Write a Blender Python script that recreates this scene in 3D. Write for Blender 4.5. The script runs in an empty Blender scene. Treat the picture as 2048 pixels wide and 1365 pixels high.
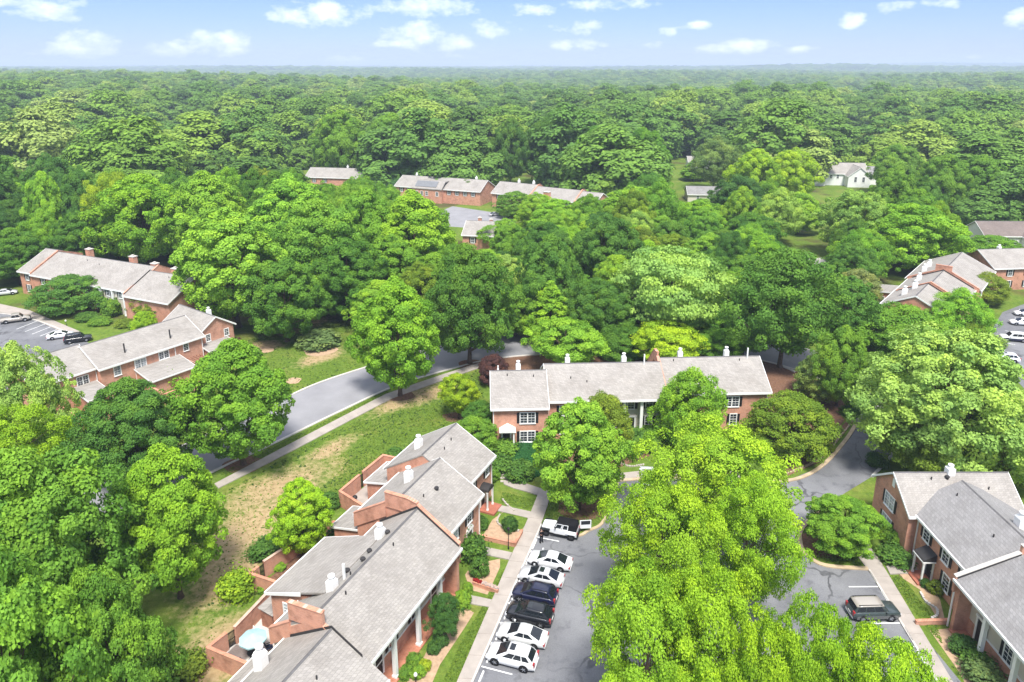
import bpy, math, random
import numpy as np
random.seed(7); RNG = np.random.default_rng(11)
R = math.radians
sc = bpy.context.scene
col = sc.collection

# ------------------------------------------------------------------ camera
F, CX, CY, H = 1400.0, 1030.0, 520.0, 52.0          # in photo pixels (2048 wide), metres
PITCH = math.atan((CY - 135) / F)
cam_d = bpy.data.cameras.new('camera')
cam = bpy.data.objects.new('camera', cam_d); col.objects.link(cam)
cam_d.sensor_width = 36.0; cam_d.lens = 36.0 * F / 2048
cam_d.shift_x = -(CX - 1024) / 2048; cam_d.shift_y = -(682.5 - CY) / 2048
cam_d.clip_start = 0.5; cam_d.clip_end = 60000
cam.location = (0, 0, H); cam.rotation_euler = (math.pi/2 - PITCH, 0, 0)
sc.camera = cam
sc.render.engine = 'CYCLES'
sc.cycles.use_denoising = True
sc.cycles.max_bounces = 6; sc.cycles.diffuse_bounces = 3; sc.cycles.glossy_bounces = 2
sc.cycles.transmission_bounces = 4; sc.cycles.volume_bounces = 0; sc.cycles.transparent_max_bounces = 6
sc.cycles.caustics_reflective = False; sc.cycles.caustics_refractive = False
sc.view_settings.view_transform = 'Standard'; sc.view_settings.look = 'None'
sc.view_settings.gamma = 1.0; sc.view_settings.use_curve_mapping = False
sc.view_settings.exposure = 1.5

cp, sp = math.cos(PITCH), math.sin(PITCH)
def ray(u, v):
    x = (u - CX) / F; y = -(v - CY) / F
    return np.array([x, cp + y*sp, -sp + y*cp])
def G(u, v, z=0.0):
    r = ray(u, v); t = (z - H) / r[2]
    return np.array([0, 0, H]) + r*t
def proj(p):
    x, y, z = p[0], p[1], p[2]-H
    d = y*cp - z*sp; up = y*sp + z*cp
    return CX + F*x/d, CY - F*up/d
def depth(p): return p[1]*cp - (p[2]-H)*sp

# ------------------------------------------------------------------ world: sky with fair-weather clouds
SUN_EL, SUN_AZ = 62.0, 172.0     # azimuth clockwise from +Y (view direction)
w = bpy.data.worlds.new('World'); sc.world = w; w.use_nodes = True
nt = w.node_tree; N = nt.nodes; K = nt.links; N.clear()
def nd(t, **kw):
    n = N.new(t)
    for k, v in kw.items(): setattr(n, k, v)
    return n
def mth(op, a, b=None, c=None, clamp=False):
    n = nd('ShaderNodeMath', operation=op, use_clamp=clamp)
    for i, v in enumerate((a, b, c)):
        if v is None: continue
        if isinstance(v, (int, float)): n.inputs[i].default_value = v
        else: K.new(v, n.inputs[i])
    return n.outputs[0]
def vmth(op, a, b=None):
    n = nd('ShaderNodeVectorMath', operation=op)
    for i, v in enumerate((a, b)):
        if v is None: continue
        if isinstance(v, tuple): n.inputs[i].default_value = v
        else: K.new(v, n.inputs[i])
    return n.outputs['Value'] if op == 'DOT_PRODUCT' else n.outputs[0]
sky = nd('ShaderNodeTexSky', sky_type='NISHITA', sun_disc=False)
sky.sun_elevation = R(SUN_EL); sky.sun_rotation = R(SUN_AZ)
sky.air_density = 1.0; sky.dust_density = 0.3; sky.ozone_density = 3.0; sky.altitude = 200
tc = nd('ShaderNodeTexCoord')
sx = nd('ShaderNodeSeparateXYZ'); K.new(tc.outputs['Generated'], sx.inputs[0])
az = mth('ARCTAN2', sx.outputs[0], sx.outputs[1]); el = mth('ARCSINE', sx.outputs[2])
azw = mth('SUBTRACT', mth('WRAP', az, R(40), R(-40)), 0.0)
cv = nd('ShaderNodeCombineXYZ'); K.new(azw, cv.inputs[0]); K.new(el, cv.inputs[1])
nco = nd('ShaderNodeCombineXYZ'); K.new(az, nco.inputs[0]); K.new(mth('MULTIPLY', el, 1.7), nco.inputs[1])
nz = nd('ShaderNodeTexNoise'); nz.inputs['Scale'].default_value = 34; nz.inputs['Detail'].default_value = 7
nz.inputs['Roughness'].default_value = 0.6; K.new(nco.outputs[0], nz.inputs['Vector'])
CL = [(100,18,70,22,1),(175,92,70,24,1),(105,105,40,12,.7),(330,100,45,14,.8),(440,88,75,24,1),(640,28,100,26,1),
      (700,120,50,9,.8),(860,14,110,20,1),(830,72,75,28,1),(780,88,40,9,.8),(905,85,50,20,.7),(985,60,48,18,.6),(1065,20,45,14,.9),
      (1150,90,60,12,.8),(1160,55,50,16,.6),(915,112,25,8,.6),(1225,8,90,12,.6),(1000,131,30,6,.7),(1150,130,25,6,.7),
      (1385,53,38,10,.8),(1340,62,20,8,.6),(1310,90,26,8,.6),(1495,92,55,16,.9),(1440,100,50,10,.6),(1705,40,30,16,1.1),
      (1795,15,30,10,.6),(1885,8,34,12,.8),(2035,38,26,18,1.1),(1955,114,20,5,.6),(480,130,40,6,.6),(1600,100,40,6,.45),(30,6,60,8,.7)]
acc = None
for (u, v, a, b, s) in CL:
    r = ray(u, v); r = r/np.linalg.norm(r)
    A = math.atan2(r[0], r[1]); E_ = math.asin(r[2])
    ka = F*1.02; cw = math.cos(A)
    d = vmth('MULTIPLY', vmth('SUBTRACT', cv.outputs[0], (A, E_, 0)), (ka/a/cw**2*cw, ka/b, 0))
    q = mth('MULTIPLY_ADD', vmth('DOT_PRODUCT', d, d), -s, s)
    acc = q if acc is None else mth('MAXIMUM', acc, q)
acc = mth('MAXIMUM', acc, -1.2)
# broken cloud above the frame: unseen flat layer, cover raised for neutral ambient light
hi = mth('MULTIPLY', mth('SUBTRACT', el, R(7)), 9.0, clamp=True)
zc = mth('MAXIMUM', sx.outputs[2], 0.05)
pc = nd('ShaderNodeCombineXYZ'); K.new(mth('DIVIDE', sx.outputs[0], zc), pc.inputs[0]); K.new(mth('DIVIDE', sx.outputs[1], zc), pc.inputs[1])
n2 = nd('ShaderNodeTexNoise'); n2.inputs['Scale'].default_value = 1.1; n2.inputs['Detail'].default_value = 6; K.new(pc.outputs[0], n2.inputs['Vector'])
hcl = mth('MULTIPLY', mth('MULTIPLY', mth('SUBTRACT', n2.outputs[0], 0.40), 7.0, clamp=True), hi)
lo = mth('MULTIPLY', mth('ADD', acc, mth('MULTIPLY', mth('SUBTRACT', nz.outputs[0], 0.52), 4.2)), 0.62, clamp=True)
lo = mth('MULTIPLY', lo, mth('SUBTRACT', 1.0, hi))
mask = mth('MULTIPLY', mth('MAXIMUM', lo, hcl), 0.88)
mask = mth('MULTIPLY', mask, mth('MULTIPLY', el, 120, clamp=True))
n3 = nd('ShaderNodeTexNoise'); n3.inputs['Scale'].default_value = 60; n3.inputs['Detail'].default_value = 4; K.new(nco.outputs[0], n3.inputs['Vector'])
cmix = nd('ShaderNodeMix', data_type='RGBA'); K.new(n3.outputs[0], cmix.inputs[0])
cmix.inputs[6].default_value = (4.0, 4.4, 5.3, 1); cmix.inputs[7].default_value = (7.6, 7.6, 7.7, 1)
# the clear air: Nishita, a little bluer low down as in the photograph
tint = nd('ShaderNodeMix', data_type='RGBA', blend_type='MULTIPLY'); tint.inputs[0].default_value = 1
K.new(sky.outputs[0], tint.inputs[6]); tint.inputs[7].default_value = (0.335, 0.385, 0.62, 1)
fin = nd('ShaderNodeMix', data_type='RGBA'); K.new(mask, fin.inputs[0]); K.new(tint.outputs[2], fin.inputs[6]); K.new(cmix.outputs[2], fin.inputs[7])
bg = nd('ShaderNodeBackground'); K.new(fin.outputs[2], bg.inputs[0]); bg.inputs[1].default_value = 0.098
ow = nd('ShaderNodeOutputWorld'); K.new(bg.outputs[0], ow.inputs[0])

# ------------------------------------------------------------------ sun, softened by thin cloud
sd = bpy.data.lights.new('sun', 'SUN'); so = bpy.data.objects.new('sun', sd); col.objects.link(so)
sd.energy = 2.45; sd.angle = R(14); sd.color = (1.0, 0.965, 0.90)
sdir = np.array([math.sin(R(SUN_AZ))*math.cos(R(SUN_EL)), math.cos(R(SUN_AZ))*math.cos(R(SUN_EL)), math.sin(R(SUN_EL))])
from mathutils import Vector, Matrix
so.rotation_euler = Vector(-sdir).to_track_quat('-Z', 'Y').to_euler()
so.location = (0, 0, 200)

# ------------------------------------------------------------------ materials
MATS = {}
class MT:
    """small helper around a node material"""
    def __init__(s, name, rough=0.7, spec=0.3):
        s.m = bpy.data.materials.new(name); s.m.use_nodes = True
        s.t = s.m.node_tree; s.p = s.t.nodes['Principled BSDF']; s.o = s.t.nodes['Material Output']
        s.p.inputs['Roughness'].default_value = rough; s.p.inputs['Specular IOR Level'].default_value = spec
        MATS[name] = s.m
    def n(s, t, **kw):
        x = s.t.nodes.new(t)
        for k, v in kw.items(): setattr(x, k, v)
        return x
    def l(s, a, b): s.t.links.new(a, b)
    def noise(s, vec, scale, detail=4, rough=0.55):
        x = s.n('ShaderNodeTexNoise'); x.inputs['Scale'].default_value = scale; x.inputs['Detail'].default_value = detail
        x.inputs['Roughness'].default_value = rough
        if vec is not None: s.l(vec, x.inputs['Vector'])
        return x.outputs[0]
    def ramp(s, f, stops):
        x = s.n('ShaderNodeValToRGB'); s.l(f, x.inputs[0]); e = x.color_ramp.elements
        while len(e) < len(stops): e.new(0.5)
        for i, (p, c) in enumerate(stops):
            e[i].position = p; e[i].color = (*c, 1) if len(c) == 3 else c
        return x.outputs[0]
    def mix(s, f, a, b, blend='MIX'):
        x = s.n('ShaderNodeMix', data_type='RGBA', blend_type=blend)
        for i, v in ((0, f), (6, a), (7, b)):
            if isinstance(v, (int, float)): x.inputs[i].default_value = v
            elif isinstance(v, tuple): x.inputs[i].default_value = (*v, 1) if len(v) == 3 else v
            else: s.l(v, x.inputs[i])
        return x.outputs[2]
    def math(s, op, a, b=None, clamp=False):
        x = s.n('ShaderNodeMath', operation=op, use_clamp=clamp)
        for i, v in enumerate((a, b)):
            if v is None: continue
            if isinstance(v, (int, float)): x.inputs[i].default_value = v
            else: s.l(v, x.inputs[i])
        return x.outputs[0]
    def obj(s): return s.n('ShaderNodeTexCoord').outputs['Object']
    def pos(s): return s.n('ShaderNodeNewGeometry').outputs['Position']
    def base(s, c):
        if isinstance(c, tuple): s.p.inputs['Base Color'].default_value = (*c, 1)
        else: s.l(c, s.p.inputs['Base Color'])
    def bump(s, h, st=0.3, d=0.05):
        b = s.n('ShaderNodeBump'); b.inputs['Strength'].default_value = st; b.inputs['Distance'].default_value = d
        s.l(h, b.inputs['Height']); s.l(b.outputs[0], s.p.inputs['Normal'])

def plain(name, c, rough=0.6, spec=0.3, var=0.15, scale=1.5, metal=0.0, coat=0.0):
    t = MT(name, rough, spec)
    nz = t.noise(t.pos(), scale, 5)
    a = tuple(x*(1-var) for x in c); b = tuple(min(1, x*(1+var)) for x in c)
    t.base(t.ramp(nz, [(0.3, a), (0.7, b)]))
    t.p.inputs['Metallic'].default_value = metal
    if coat: t.p.inputs['Coat Weight'].default_value = coat; t.p.inputs['Coat Roughness'].default_value = 0.05
    return t.m

def wallvec(t, sx=1.0, sz=1.0):
    s = t.n('ShaderNodeSeparateXYZ'); t.l(t.obj(), s.inputs[0])
    c = t.n('ShaderNodeCombineXYZ')
    t.l(t.math('MULTIPLY', t.math('ADD', s.outputs[0], s.outputs[1]), sx), c.inputs[0]); t.l(t.math('MULTIPLY', s.outputs[2], sz), c.inputs[1])
    return c.outputs[0]

def brick(name, c1, c2, mortar):
    t = MT(name, 0.85, 0.15); v = wallvec(t)
    b = t.n('ShaderNodeTexBrick'); t.l(v, b.inputs['Vector']); b.inputs['Scale'].default_value = 1.0
    b.inputs['Brick Width'].default_value = 0.23; b.inputs['Row Height'].default_value = 0.08; b.inputs['Mortar Size'].default_value = 0.010
    b.inputs['Color1'].default_value = (*c1, 1); b.inputs['Color2'].default_value = (*c2, 1); b.inputs['Mortar'].default_value = (*mortar, 1)
    n = t.noise(t.obj(), 0.9, 6, 0.65); n2 = t.noise(t.obj(), 5.0, 4, 0.7)
    c = t.mix(t.math('MULTIPLY', n2, 0.7), b.outputs[0], (0.56, 0.30, 0.19))
    c = t.mix(1.0, c, t.ramp(n, [(0.28, (0.62, 0.58, 0.55)), (0.5, (1, 1, 1)), (0.75, (1.2, 1.16, 1.1))]), 'MULTIPLY')
    t.base(c); t.bump(b.outputs['Fac'], 0.4, -0.02)
    return t.m
brick('brick_red', (0.51, 0.185, 0.115), (0.58, 0.26, 0.175), (0.55, 0.44, 0.38))
brick('brick_paver', (0.33, 0.095, 0.06), (0.40, 0.14, 0.09), (0.33, 0.20, 0.15))
brick('brick_dark', (0.18, 0.055, 0.035), (0.24, 0.08, 0.05), (0.25, 0.18, 0.15))

def shingle(name, c, var=0.10):
    t = MT(name, 0.9, 0.12); v = wallvec(t, 1.0, 1.9)
    b = t.n('ShaderNodeTexBrick'); t.l(v, b.inputs['Vector']); b.inputs['Scale'].default_value = 1.0
    b.inputs['Brick Width'].default_value = 0.36; b.inputs['Row Height'].default_value = 0.27; b.inputs['Mortar Size'].default_value = 0.014
    b.inputs['Bias'].default_value = 0.0
    b.inputs['Color1'].default_value = (*[x*(1-var) for x in c], 1); b.inputs['Color2'].default_value = (*[x*(1+var) for x in c], 1)
    b.inputs['Mortar'].default_value = (*[x*0.76 for x in c], 1)
    n = t.noise(t.obj(), 0.35, 6, 0.6); n2 = t.noise(t.obj(), 7.0, 3, 0.7)
    # weather streaks running down the slope
    c_ = t.mix(1.0, b.outputs[0], t.ramp(n, [(0.3, (0.84, 0.83, 0.82)), (0.55, (1, 1, 1)), (0.75, (1.07, 1.06, 1.04))]), 'MULTIPLY')
    c_ = t.mix(1.0, c_, t.ramp(n2, [(0.3, (0.92, 0.92, 0.92)), (0.7, (1.07, 1.07, 1.07))]), 'MULTIPLY')
    t.base(c_); t.bump(b.outputs['Fac'], 0.5, -0.02)
    return t.m
shingle('shingle_grey', (0.325, 0.303, 0.278)); shingle('shingle_dark', (0.255, 0.248, 0.245)); shingle('shingle_brown', (0.20, 0.165, 0.15))
shingle('shingle_pale', (0.36, 0.35, 0.345))
plain('white_paint', (0.78, 0.78, 0.76), 0.5, 0.3, 0.05, 0.8)
plain('cream_siding', (0.60, 0.55, 0.46), 0.7, 0.2, 0.06, 0.6)
plain('black_paint', (0.018, 0.017, 0.018), 0.5, 0.3, 0.2)
plain('dark_flash', (0.035, 0.033, 0.033), 0.6, 0.3, 0.2)
plain('ridge_dark', (0.13, 0.125, 0.125), 0.9, 0.1, 0.2)
plain('concrete', (0.36, 0.32, 0.285), 0.9, 0.1, 0.12, 0.7)
plain('concrete_pale', (0.52, 0.49, 0.45), 0.9, 0.1, 0.12, 0.9)
plain('kerb_tan', (0.46, 0.36, 0.24), 0.9, 0.1, 0.18, 0.9)
plain('line_white', (0.75, 0.75, 0.73), 0.8, 0.1, 0.12, 3.0)
plain('mulch', (0.17, 0.095, 0.062), 0.95, 0.05, 0.35, 3.0)
plain('mulch_pale', (0.42, 0.29, 0.19), 0.95, 0.05, 0.2, 2.5)
plain('stone', (0.42, 0.38, 0.33), 0.9, 0.1, 0.25, 3.0)
plain('red_step', (0.36, 0.13, 0.085), 0.8, 0.2, 0.15, 2.0)
plain('bark', (0.105, 0.075, 0.055), 0.95, 0.05, 0.3, 4.0)
plain('wood_grey', (0.30, 0.28, 0.26), 0.85, 0.1, 0.15, 3.0)
plain('iron_black', (0.012, 0.012, 0.013), 0.45, 0.4, 0.2)
plain('fabric_aqua', (0.36, 0.54, 0.56), 0.8, 0.1, 0.06, 2.0)
plain('navy_fabric', (0.02, 0.03, 0.07), 0.8, 0.2, 0.2)
plain('terracotta', (0.36, 0.13, 0.07), 0.8, 0.2, 0.15)
plain('cloth_black', (0.012, 0.012, 0.014), 0.9, 0.1, 0.2)
plain('skin', (0.45, 0.27, 0.20), 0.6, 0.3, 0.05)
plain('hair_dark', (0.03, 0.02, 0.015), 0.7, 0.2, 0.2)
plain('panel_blue', (0.17, 0.175, 0.185), 0.35, 0.5, 0.1)
plain('petal_red', (0.55, 0.03, 0.03), 0.7, 0.2, 0.2); plain('petal_white', (0.8, 0.72, 0.74), 0.7, 0.2, 0.1)
plain('rubber', (0.015, 0.015, 0.016), 0.85, 0.1, 0.2)
plain('rim', (0.45, 0.46, 0.48), 0.35, 0.5, 0.1, metal=0.8)
plain('rim_dark', (0.03, 0.03, 0.032), 0.45, 0.5, 0.1)
plain('lamp_red', (0.35, 0.02, 0.02), 0.3, 0.5, 0.1); plain('lamp_clear', (0.7, 0.72, 0.75), 0.2, 0.5, 0.05)
plain('globe_white', (0.8, 0.8, 0.78), 0.3, 0.4, 0.03)
for nme, c in (('car_white', (0.72, 0.73, 0.74)), ('car_silver', (0.50, 0.51, 0.52)), ('car_black', (0.008, 0.009, 0.012)), ('car_navy', (0.008, 0.010, 0.036)),
               ('car_grey', (0.10, 0.105, 0.105)), ('car_green', (0.035, 0.05, 0.05)), ('car_tan', (0.34, 0.31, 0.27)), ('car_pearl', (0.62, 0.63, 0.62))):
    plain(nme, c, 0.32, 0.5, 0.03, 1.0, coat=0.7)
t = MT('glass_dark', 0.06, 0.6); t.base(t.ramp(t.noise(t.pos(), 0.9, 3), [(0.35, (0.012, 0.016, 0.022)), (0.7, (0.06, 0.075, 0.09))]))
t = MT('glass_pale', 0.08, 0.6); t.base(t.ramp(t.noise(t.pos(), 0.8, 3), [(0.35, (0.13, 0.16, 0.18)), (0.65, (0.45, 0.48, 0.5))]))
t = MT('glass_car', 0.05, 0.7); t.base((0.012, 0.016, 0.02))

# asphalt: worn grey, sealed cracks, oil stains
t = MT('asphalt', 0.9, 0.15); pz = t.pos()
n1 = t.noise(pz, 0.10, 6, 0.6); n2 = t.noise(pz, 9.0, 3, 0.7); n3 = t.noise(pz, 0.5, 5, 0.65)
c = t.ramp(n1, [(0.3, (0.13, 0.132, 0.141)), (0.5, (0.172, 0.174, 0.185)), (0.72, (0.232, 0.234, 0.243))])
c = t.mix(1.0, c, t.ramp(n2, [(0.3, (0.86, 0.86, 0.86)), (0.7, (1.14, 1.14, 1.14))]), 'MULTIPLY')
c = t.mix(1.0, c, t.ramp(n3, [(0.25, (0.5, 0.5, 0.52)), (0.45, (1, 1, 1)), (0.8, (1.06, 1.06, 1.05))]), 'MULTIPLY')
vo = t.n('ShaderNodeTexVoronoi', feature='DISTANCE_TO_EDGE'); vo.inputs['Scale'].default_value = 0.13
wv = t.n('ShaderNodeVectorMath', operation='ADD'); t.l(pz, wv.inputs[0])
nn = t.n('ShaderNodeTexNoise'); nn.inputs['Scale'].default_value = 0.5; t.l(pz, nn.inputs['Vector'])
ms = t.n('ShaderNodeVectorMath', operation='SCALE'); t.l(nn.outputs[1], ms.inputs[0]); ms.inputs['Scale'].default_value = 2.5; t.l(ms.outputs[0], wv.inputs[1])
t.l(wv.outputs[0], vo.inputs['Vector'])
crack = t.ramp(vo.outputs['Distance'], [(0.0, (1, 1, 1)), (0.012, (0.8, 0.8, 0.8)), (0.02, (0, 0, 0))])
t.base(t.mix(t.math('MULTIPLY', crack, t.ramp(n1, [(0.45, (0, 0, 0)), (0.6, (0.75, 0.75, 0.75))])), c, (0.03, 0.03, 0.032)))
plain('asphalt_pale', (0.25, 0.248, 0.26), 0.9, 0.1, 0.10, 0.25)

# ground: grass, worn to bare tan earth in places
def blobs(t, pz, lst, edge):
    acc = None
    for (x, y, a, b, ang) in lst:
        m = t.n('ShaderNodeMapping', vector_type='TEXTURE'); t.l(pz, m.inputs[0])
        m.inputs['Location'].default_value = (x, y, 0); m.inputs['Rotation'].default_value = (0, 0, ang); m.inputs['Scale'].default_value = (a, b, 1e6)
        ln = t.n('ShaderNodeVectorMath', operation='LENGTH'); t.l(m.outputs[0], ln.inputs[0])
        q = t.math('SUBTRACT', 1.0, ln.outputs['Value'])
        acc = q if acc is None else t.math('MAXIMUM', acc, q)
    return acc
t = MT('lawn', 0.95, 0.05); pz = t.pos()
n1 = t.noise(pz, 0.16, 6, 0.65); n2 = t.noise(pz, 1.4, 6, 0.7); n3 = t.noise(pz, 12.0, 3, 0.7)
g = t.ramp(n1, [(0.3, (0.085, 0.15, 0.022)), (0.5, (0.125, 0.195, 0.032)), (0.7, (0.19, 0.21, 0.05))])
g = t.mix(1.0, g, t.ramp(n2, [(0.3, (0.62, 0.66, 0.6)), (0.7, (1.25, 1.2, 1.15))]), 'MULTIPLY')
g = t.mix(1.0, g, t.ramp(n3, [(0.3, (0.7, 0.7, 0.7)), (0.7, (1.3, 1.3, 1.3))]), 'MULTIPLY')
dirt = t.ramp(n2, [(0.25, (0.21, 0.15, 0.075)), (0.5, (0.36, 0.265, 0.14)), (0.75, (0.44, 0.34, 0.20))])
def gb(u, v, a, b, ang):
    p = G(u, v); return (p[0], p[1], a, b, ang)
DB = [gb(560, 975, 10, 4.6, R(50)), gb(500, 1060, 11, 5.2, R(70)), gb(470, 1150, 8, 4.2, R(75)), gb(805, 800, 9, 3.0, R(52)), gb(660, 900, 6, 2.4, R(52)), gb(860, 790, 6, 3, R(50)),
      gb(450, 1290, 5, 5, 0), gb(405, 1330, 6, 4, 0), gb(600, 650, 9, 5, R(50)), gb(530, 690, 5, 3, 0), gb(640, 715, 7, 3, R(50))]
bm = blobs(t, pz, DB, 0)
dm = t.math('ADD', bm, t.math('MULTIPLY', t.math('SUBTRACT', n2, 0.52), 1.5))
dm = t.math('ADD', dm, t.math('MULTIPLY', t.math('SUBTRACT', n1, 0.5), 1.2))
wood = t.ramp(t.noise(pz, 0.045, 5, 0.6), [(0.52, (0, 0, 0)), (0.62, (0.8, 0.8, 0.8))])
g = t.mix(t.math('MULTIPLY', dm, 1.6, True), g, dirt)
far_ = t.n('ShaderNodeSeparateXYZ'); t.l(pz, far_.inputs[0])
fm = t.math('MULTIPLY', t.math('SUBTRACT', far_.outputs[1], 118.0), 0.05, True)
g = t.mix(t.math('MULTIPLY', fm, wood), g, (0.075, 0.055, 0.03))
t.base(g); t.bump(n3, 0.5, 0.08)

# foliage: colour of the individual, varied by clump and leaf
def leafmat(name, trans=0.25):
    t = MT(name, 0.75, 0.12)
    oi = t.n('ShaderNodeObjectInfo'); at = t.n('ShaderNodeAttribute', attribute_name='leaf')
    s = t.n('ShaderNodeSeparateColor'); t.l(at.outputs['Color'], s.inputs[0])
    lv = t.ramp(s.outputs[0], [(0.0, (0.74, 0.75, 0.72)), (0.5, (1, 1, 1)), (1.0, (1.32, 1.25, 1.08))])
    cv_ = t.ramp(s.outputs[1], [(0.0, (0.68, 0.76, 0.78)), (0.5, (1, 1, 1)), (1.0, (1.28, 1.16, 0.9))])
    c = t.mix(1.0, t.mix(1.0, oi.outputs['Color'], lv, 'MULTIPLY'), cv_, 'MULTIPLY')
    t.base(c)
    tr = t.n('ShaderNodeBsdfTranslucent'); t.l(t.mix(1.0, c, (1.3, 1.28, 0.55), 'MULTIPLY'), tr.inputs[0])
    mx = t.n('ShaderNodeMixShader'); mx.inputs[0].default_value = trans
    t.l(t.p.outputs[0], mx.inputs[1]); t.l(tr.outputs[0], mx.inputs[2]); t.l(mx.outputs[0], t.o.inputs[0])
    return t
leafmat('leaves')
t = MT('leaves_wood', 0.8, 0.1)     # the far wood: instances, each its own green
oi = t.n('ShaderNodeObjectInfo'); at = t.n('ShaderNodeAttribute', attribute_name='leaf')
s = t.n('ShaderNodeSeparateColor'); t.l(at.outputs['Color'], s.inputs[0])
c = t.ramp(oi.outputs['Random'], [(0.0, (0.08, 0.165, 0.036)), (0.25, (0.18, 0.320, 0.046)), (0.5, (0.115, 0.235, 0.048)), (0.75, (0.205, 0.34, 0.05)), (0.9, (0.25, 0.375, 0.06)), (1.0, (0.29, 0.39, 0.10))])
c = t.mix(1.0, c, t.ramp(s.outputs[0], [(0.0, (0.62, 0.64, 0.62)), (0.5, (1, 1, 1)), (1.0, (1.45, 1.35, 1.1))]), 'MULTIPLY')
t.base(c)
tr = t.n('ShaderNodeBsdfTranslucent'); t.l(t.mix(1.0, c, (1.3, 1.28, 0.55), 'MULTIPLY'), tr.inputs[0]); mx = t.n('ShaderNodeMixShader'); mx.inputs[0].default_value = 0.22
t.l(t.p.outputs[0], mx.inputs[1]); t.l(tr.outputs[0], mx.inputs[2]); t.l(mx.outputs[0], t.o.inputs[0])
# ------------------------------------------------------------------ mesh helpers
def tag(o, label=None, cat=None, group=None, kind=None):
    if label: o['label'] = label
    if cat: o['category'] = cat
    if group: o['group'] = group
    if kind: o['kind'] = kind
    return o
def empty(name, loc=(0, 0, 0), rz=0.0):
    o = bpy.data.objects.new(name, None); col.objects.link(o); o.empty_display_size = 0.3
    o.location = loc; o.rotation_euler = (0, 0, rz); return o
def link(name, me, parent=None, loc=(0, 0, 0), rot=(0, 0, 0), scale=(1, 1, 1)):
    o = bpy.data.objects.new(name, me); col.objects.link(o); o.parent = parent
    o.location = loc; o.rotation_euler = rot; o.scale = scale; return o
class MB:
    def __init__(s): s.v = []; s.f = []; s.mi = []; s.cur = 0; s.tf = None
    def add(s, vs, fs):
        b = len(s.v)
        if s.tf: vs = [s.tf(p) for p in vs]
        s.v += [tuple(float(c) for c in p) for p in vs]; s.f += [tuple(b+i for i in f) for f in fs]; s.mi += [s.cur]*len(fs); return s
    def box(s, x0, x1, y0, y1, z0, z1):
        return s.add([(x0,y0,z0),(x1,y0,z0),(x1,y1,z0),(x0,y1,z0),(x0,y0,z1),(x1,y0,z1),(x1,y1,z1),(x0,y1,z1)],
                     [(0,3,2,1),(4,5,6,7),(0,1,5,4),(1,2,6,5),(2,3,7,6),(3,0,4,7)])
    def prism_x(s, prof, x0, x1):     # prof: (y,z) counter-clockwise seen from +x
        n = len(prof)
        return s.add([(x0, y, z) for y, z in prof] + [(x1, y, z) for y, z in prof],
                     [tuple(range(n))[::-1], tuple(range(n, 2*n))] + [(i, (i+1) % n, n+(i+1) % n, n+i) for i in range(n)])
    def prism_y(s, prof, y0, y1):     # prof: (x,z)
        n = len(prof)
        return s.add([(x, y0, z) for x, z in prof] + [(x, y1, z) for x, z in prof],
                     [tuple(range(n)), tuple(range(n, 2*n))[::-1]] + [((i+1) % n, i, n+i, n+(i+1) % n) for i in range(n)])
    def prism_z(s, prof, z0, z1):     # prof: (x,y) ccw from above
        a = sum(prof[i][0]*prof[(i+1) % len(prof)][1]-prof[(i+1) % len(prof)][0]*prof[i][1] for i in range(len(prof)))
        if a < 0: prof = prof[::-1]
        n = len(prof)
        return s.add([(x, y, z0) for x, y in prof] + [(x, y, z1) for x, y in prof],
                     [tuple(range(n))[::-1], tuple(range(n, 2*n))] + [(i, (i+1) % n, n+(i+1) % n, n+i) for i in range(n)])
    def tube(s, p0, p1, r0, r1, n=8, cap=True):
        p0 = np.array(p0, float); p1 = np.array(p1, float); d = p1-p0; d /= (np.linalg.norm(d)+1e-9)
        a = np.cross(d, (0, 0, 1)) if abs(d[2]) < 0.95 else np.cross(d, (1, 0, 0)); a /= np.linalg.norm(a); b = np.cross(d, a)
        vs = []
        for (p, r) in ((p0, r0), (p1, r1)):
            for i in range(n):
                t_ = 2*math.pi*i/n; vs.append(p + r*(math.cos(t_)*a + math.sin(t_)*b))
        fs = [(i, n+i, n+(i+1) % n, (i+1) % n) for i in range(n)]
        if cap: fs += [tuple(range(n)), tuple(range(n, 2*n))[::-1]]
        return s.add(vs, fs)
    def lathe(s, prof, cx=0, cy=0, n=12):      # prof: (r,z) bottom to top
        vs = []; fs = []; m = len(prof)
        for r, z in prof:
            for i in range(n):
                t_ = 2*math.pi*i/n; vs.append((cx+r*math.cos(t_), cy+r*math.sin(t_), z))
        for k in range(m-1):
            for i in range(n): fs.append((k*n+i, k*n+(i+1) % n, (k+1)*n+(i+1) % n, (k+1)*n+i))
        fs += [tuple(range(n))[::-1], tuple(range((m-1)*n, m*n))]
        return s.add(vs, fs)
    def mesh(s, name, mat, smooth=False):
        me = bpy.data.meshes.new(name); me.from_pydata(s.v, [], s.f)
        for m in (mat if isinstance(mat, (list, tuple)) else [mat]): me.materials.append(MATS[m])
        if any(s.mi): me.polygons.foreach_set('material_index', s.mi)
        if smooth: me.polygons.foreach_set('use_smooth', [True]*len(me.polygons))
        me.update(); return me
    def build(s, name, mat, parent=None, loc=(0, 0, 0), rot=(0, 0, 0), smooth=False):
        return link(name, s.mesh(name, mat, smooth), parent, loc, rot)
def bevel(o, wd=0.03, seg=2, ang=40):
    m = o.modifiers.new('bevel', 'BEVEL'); m.width = wd; m.segments = seg; m.limit_method = 'ANGLE'; m.angle_limit = R(ang); return o
def px(pts, z=0.0): return [tuple(G(u, v, z)[:2]) for u, v in pts]
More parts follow.
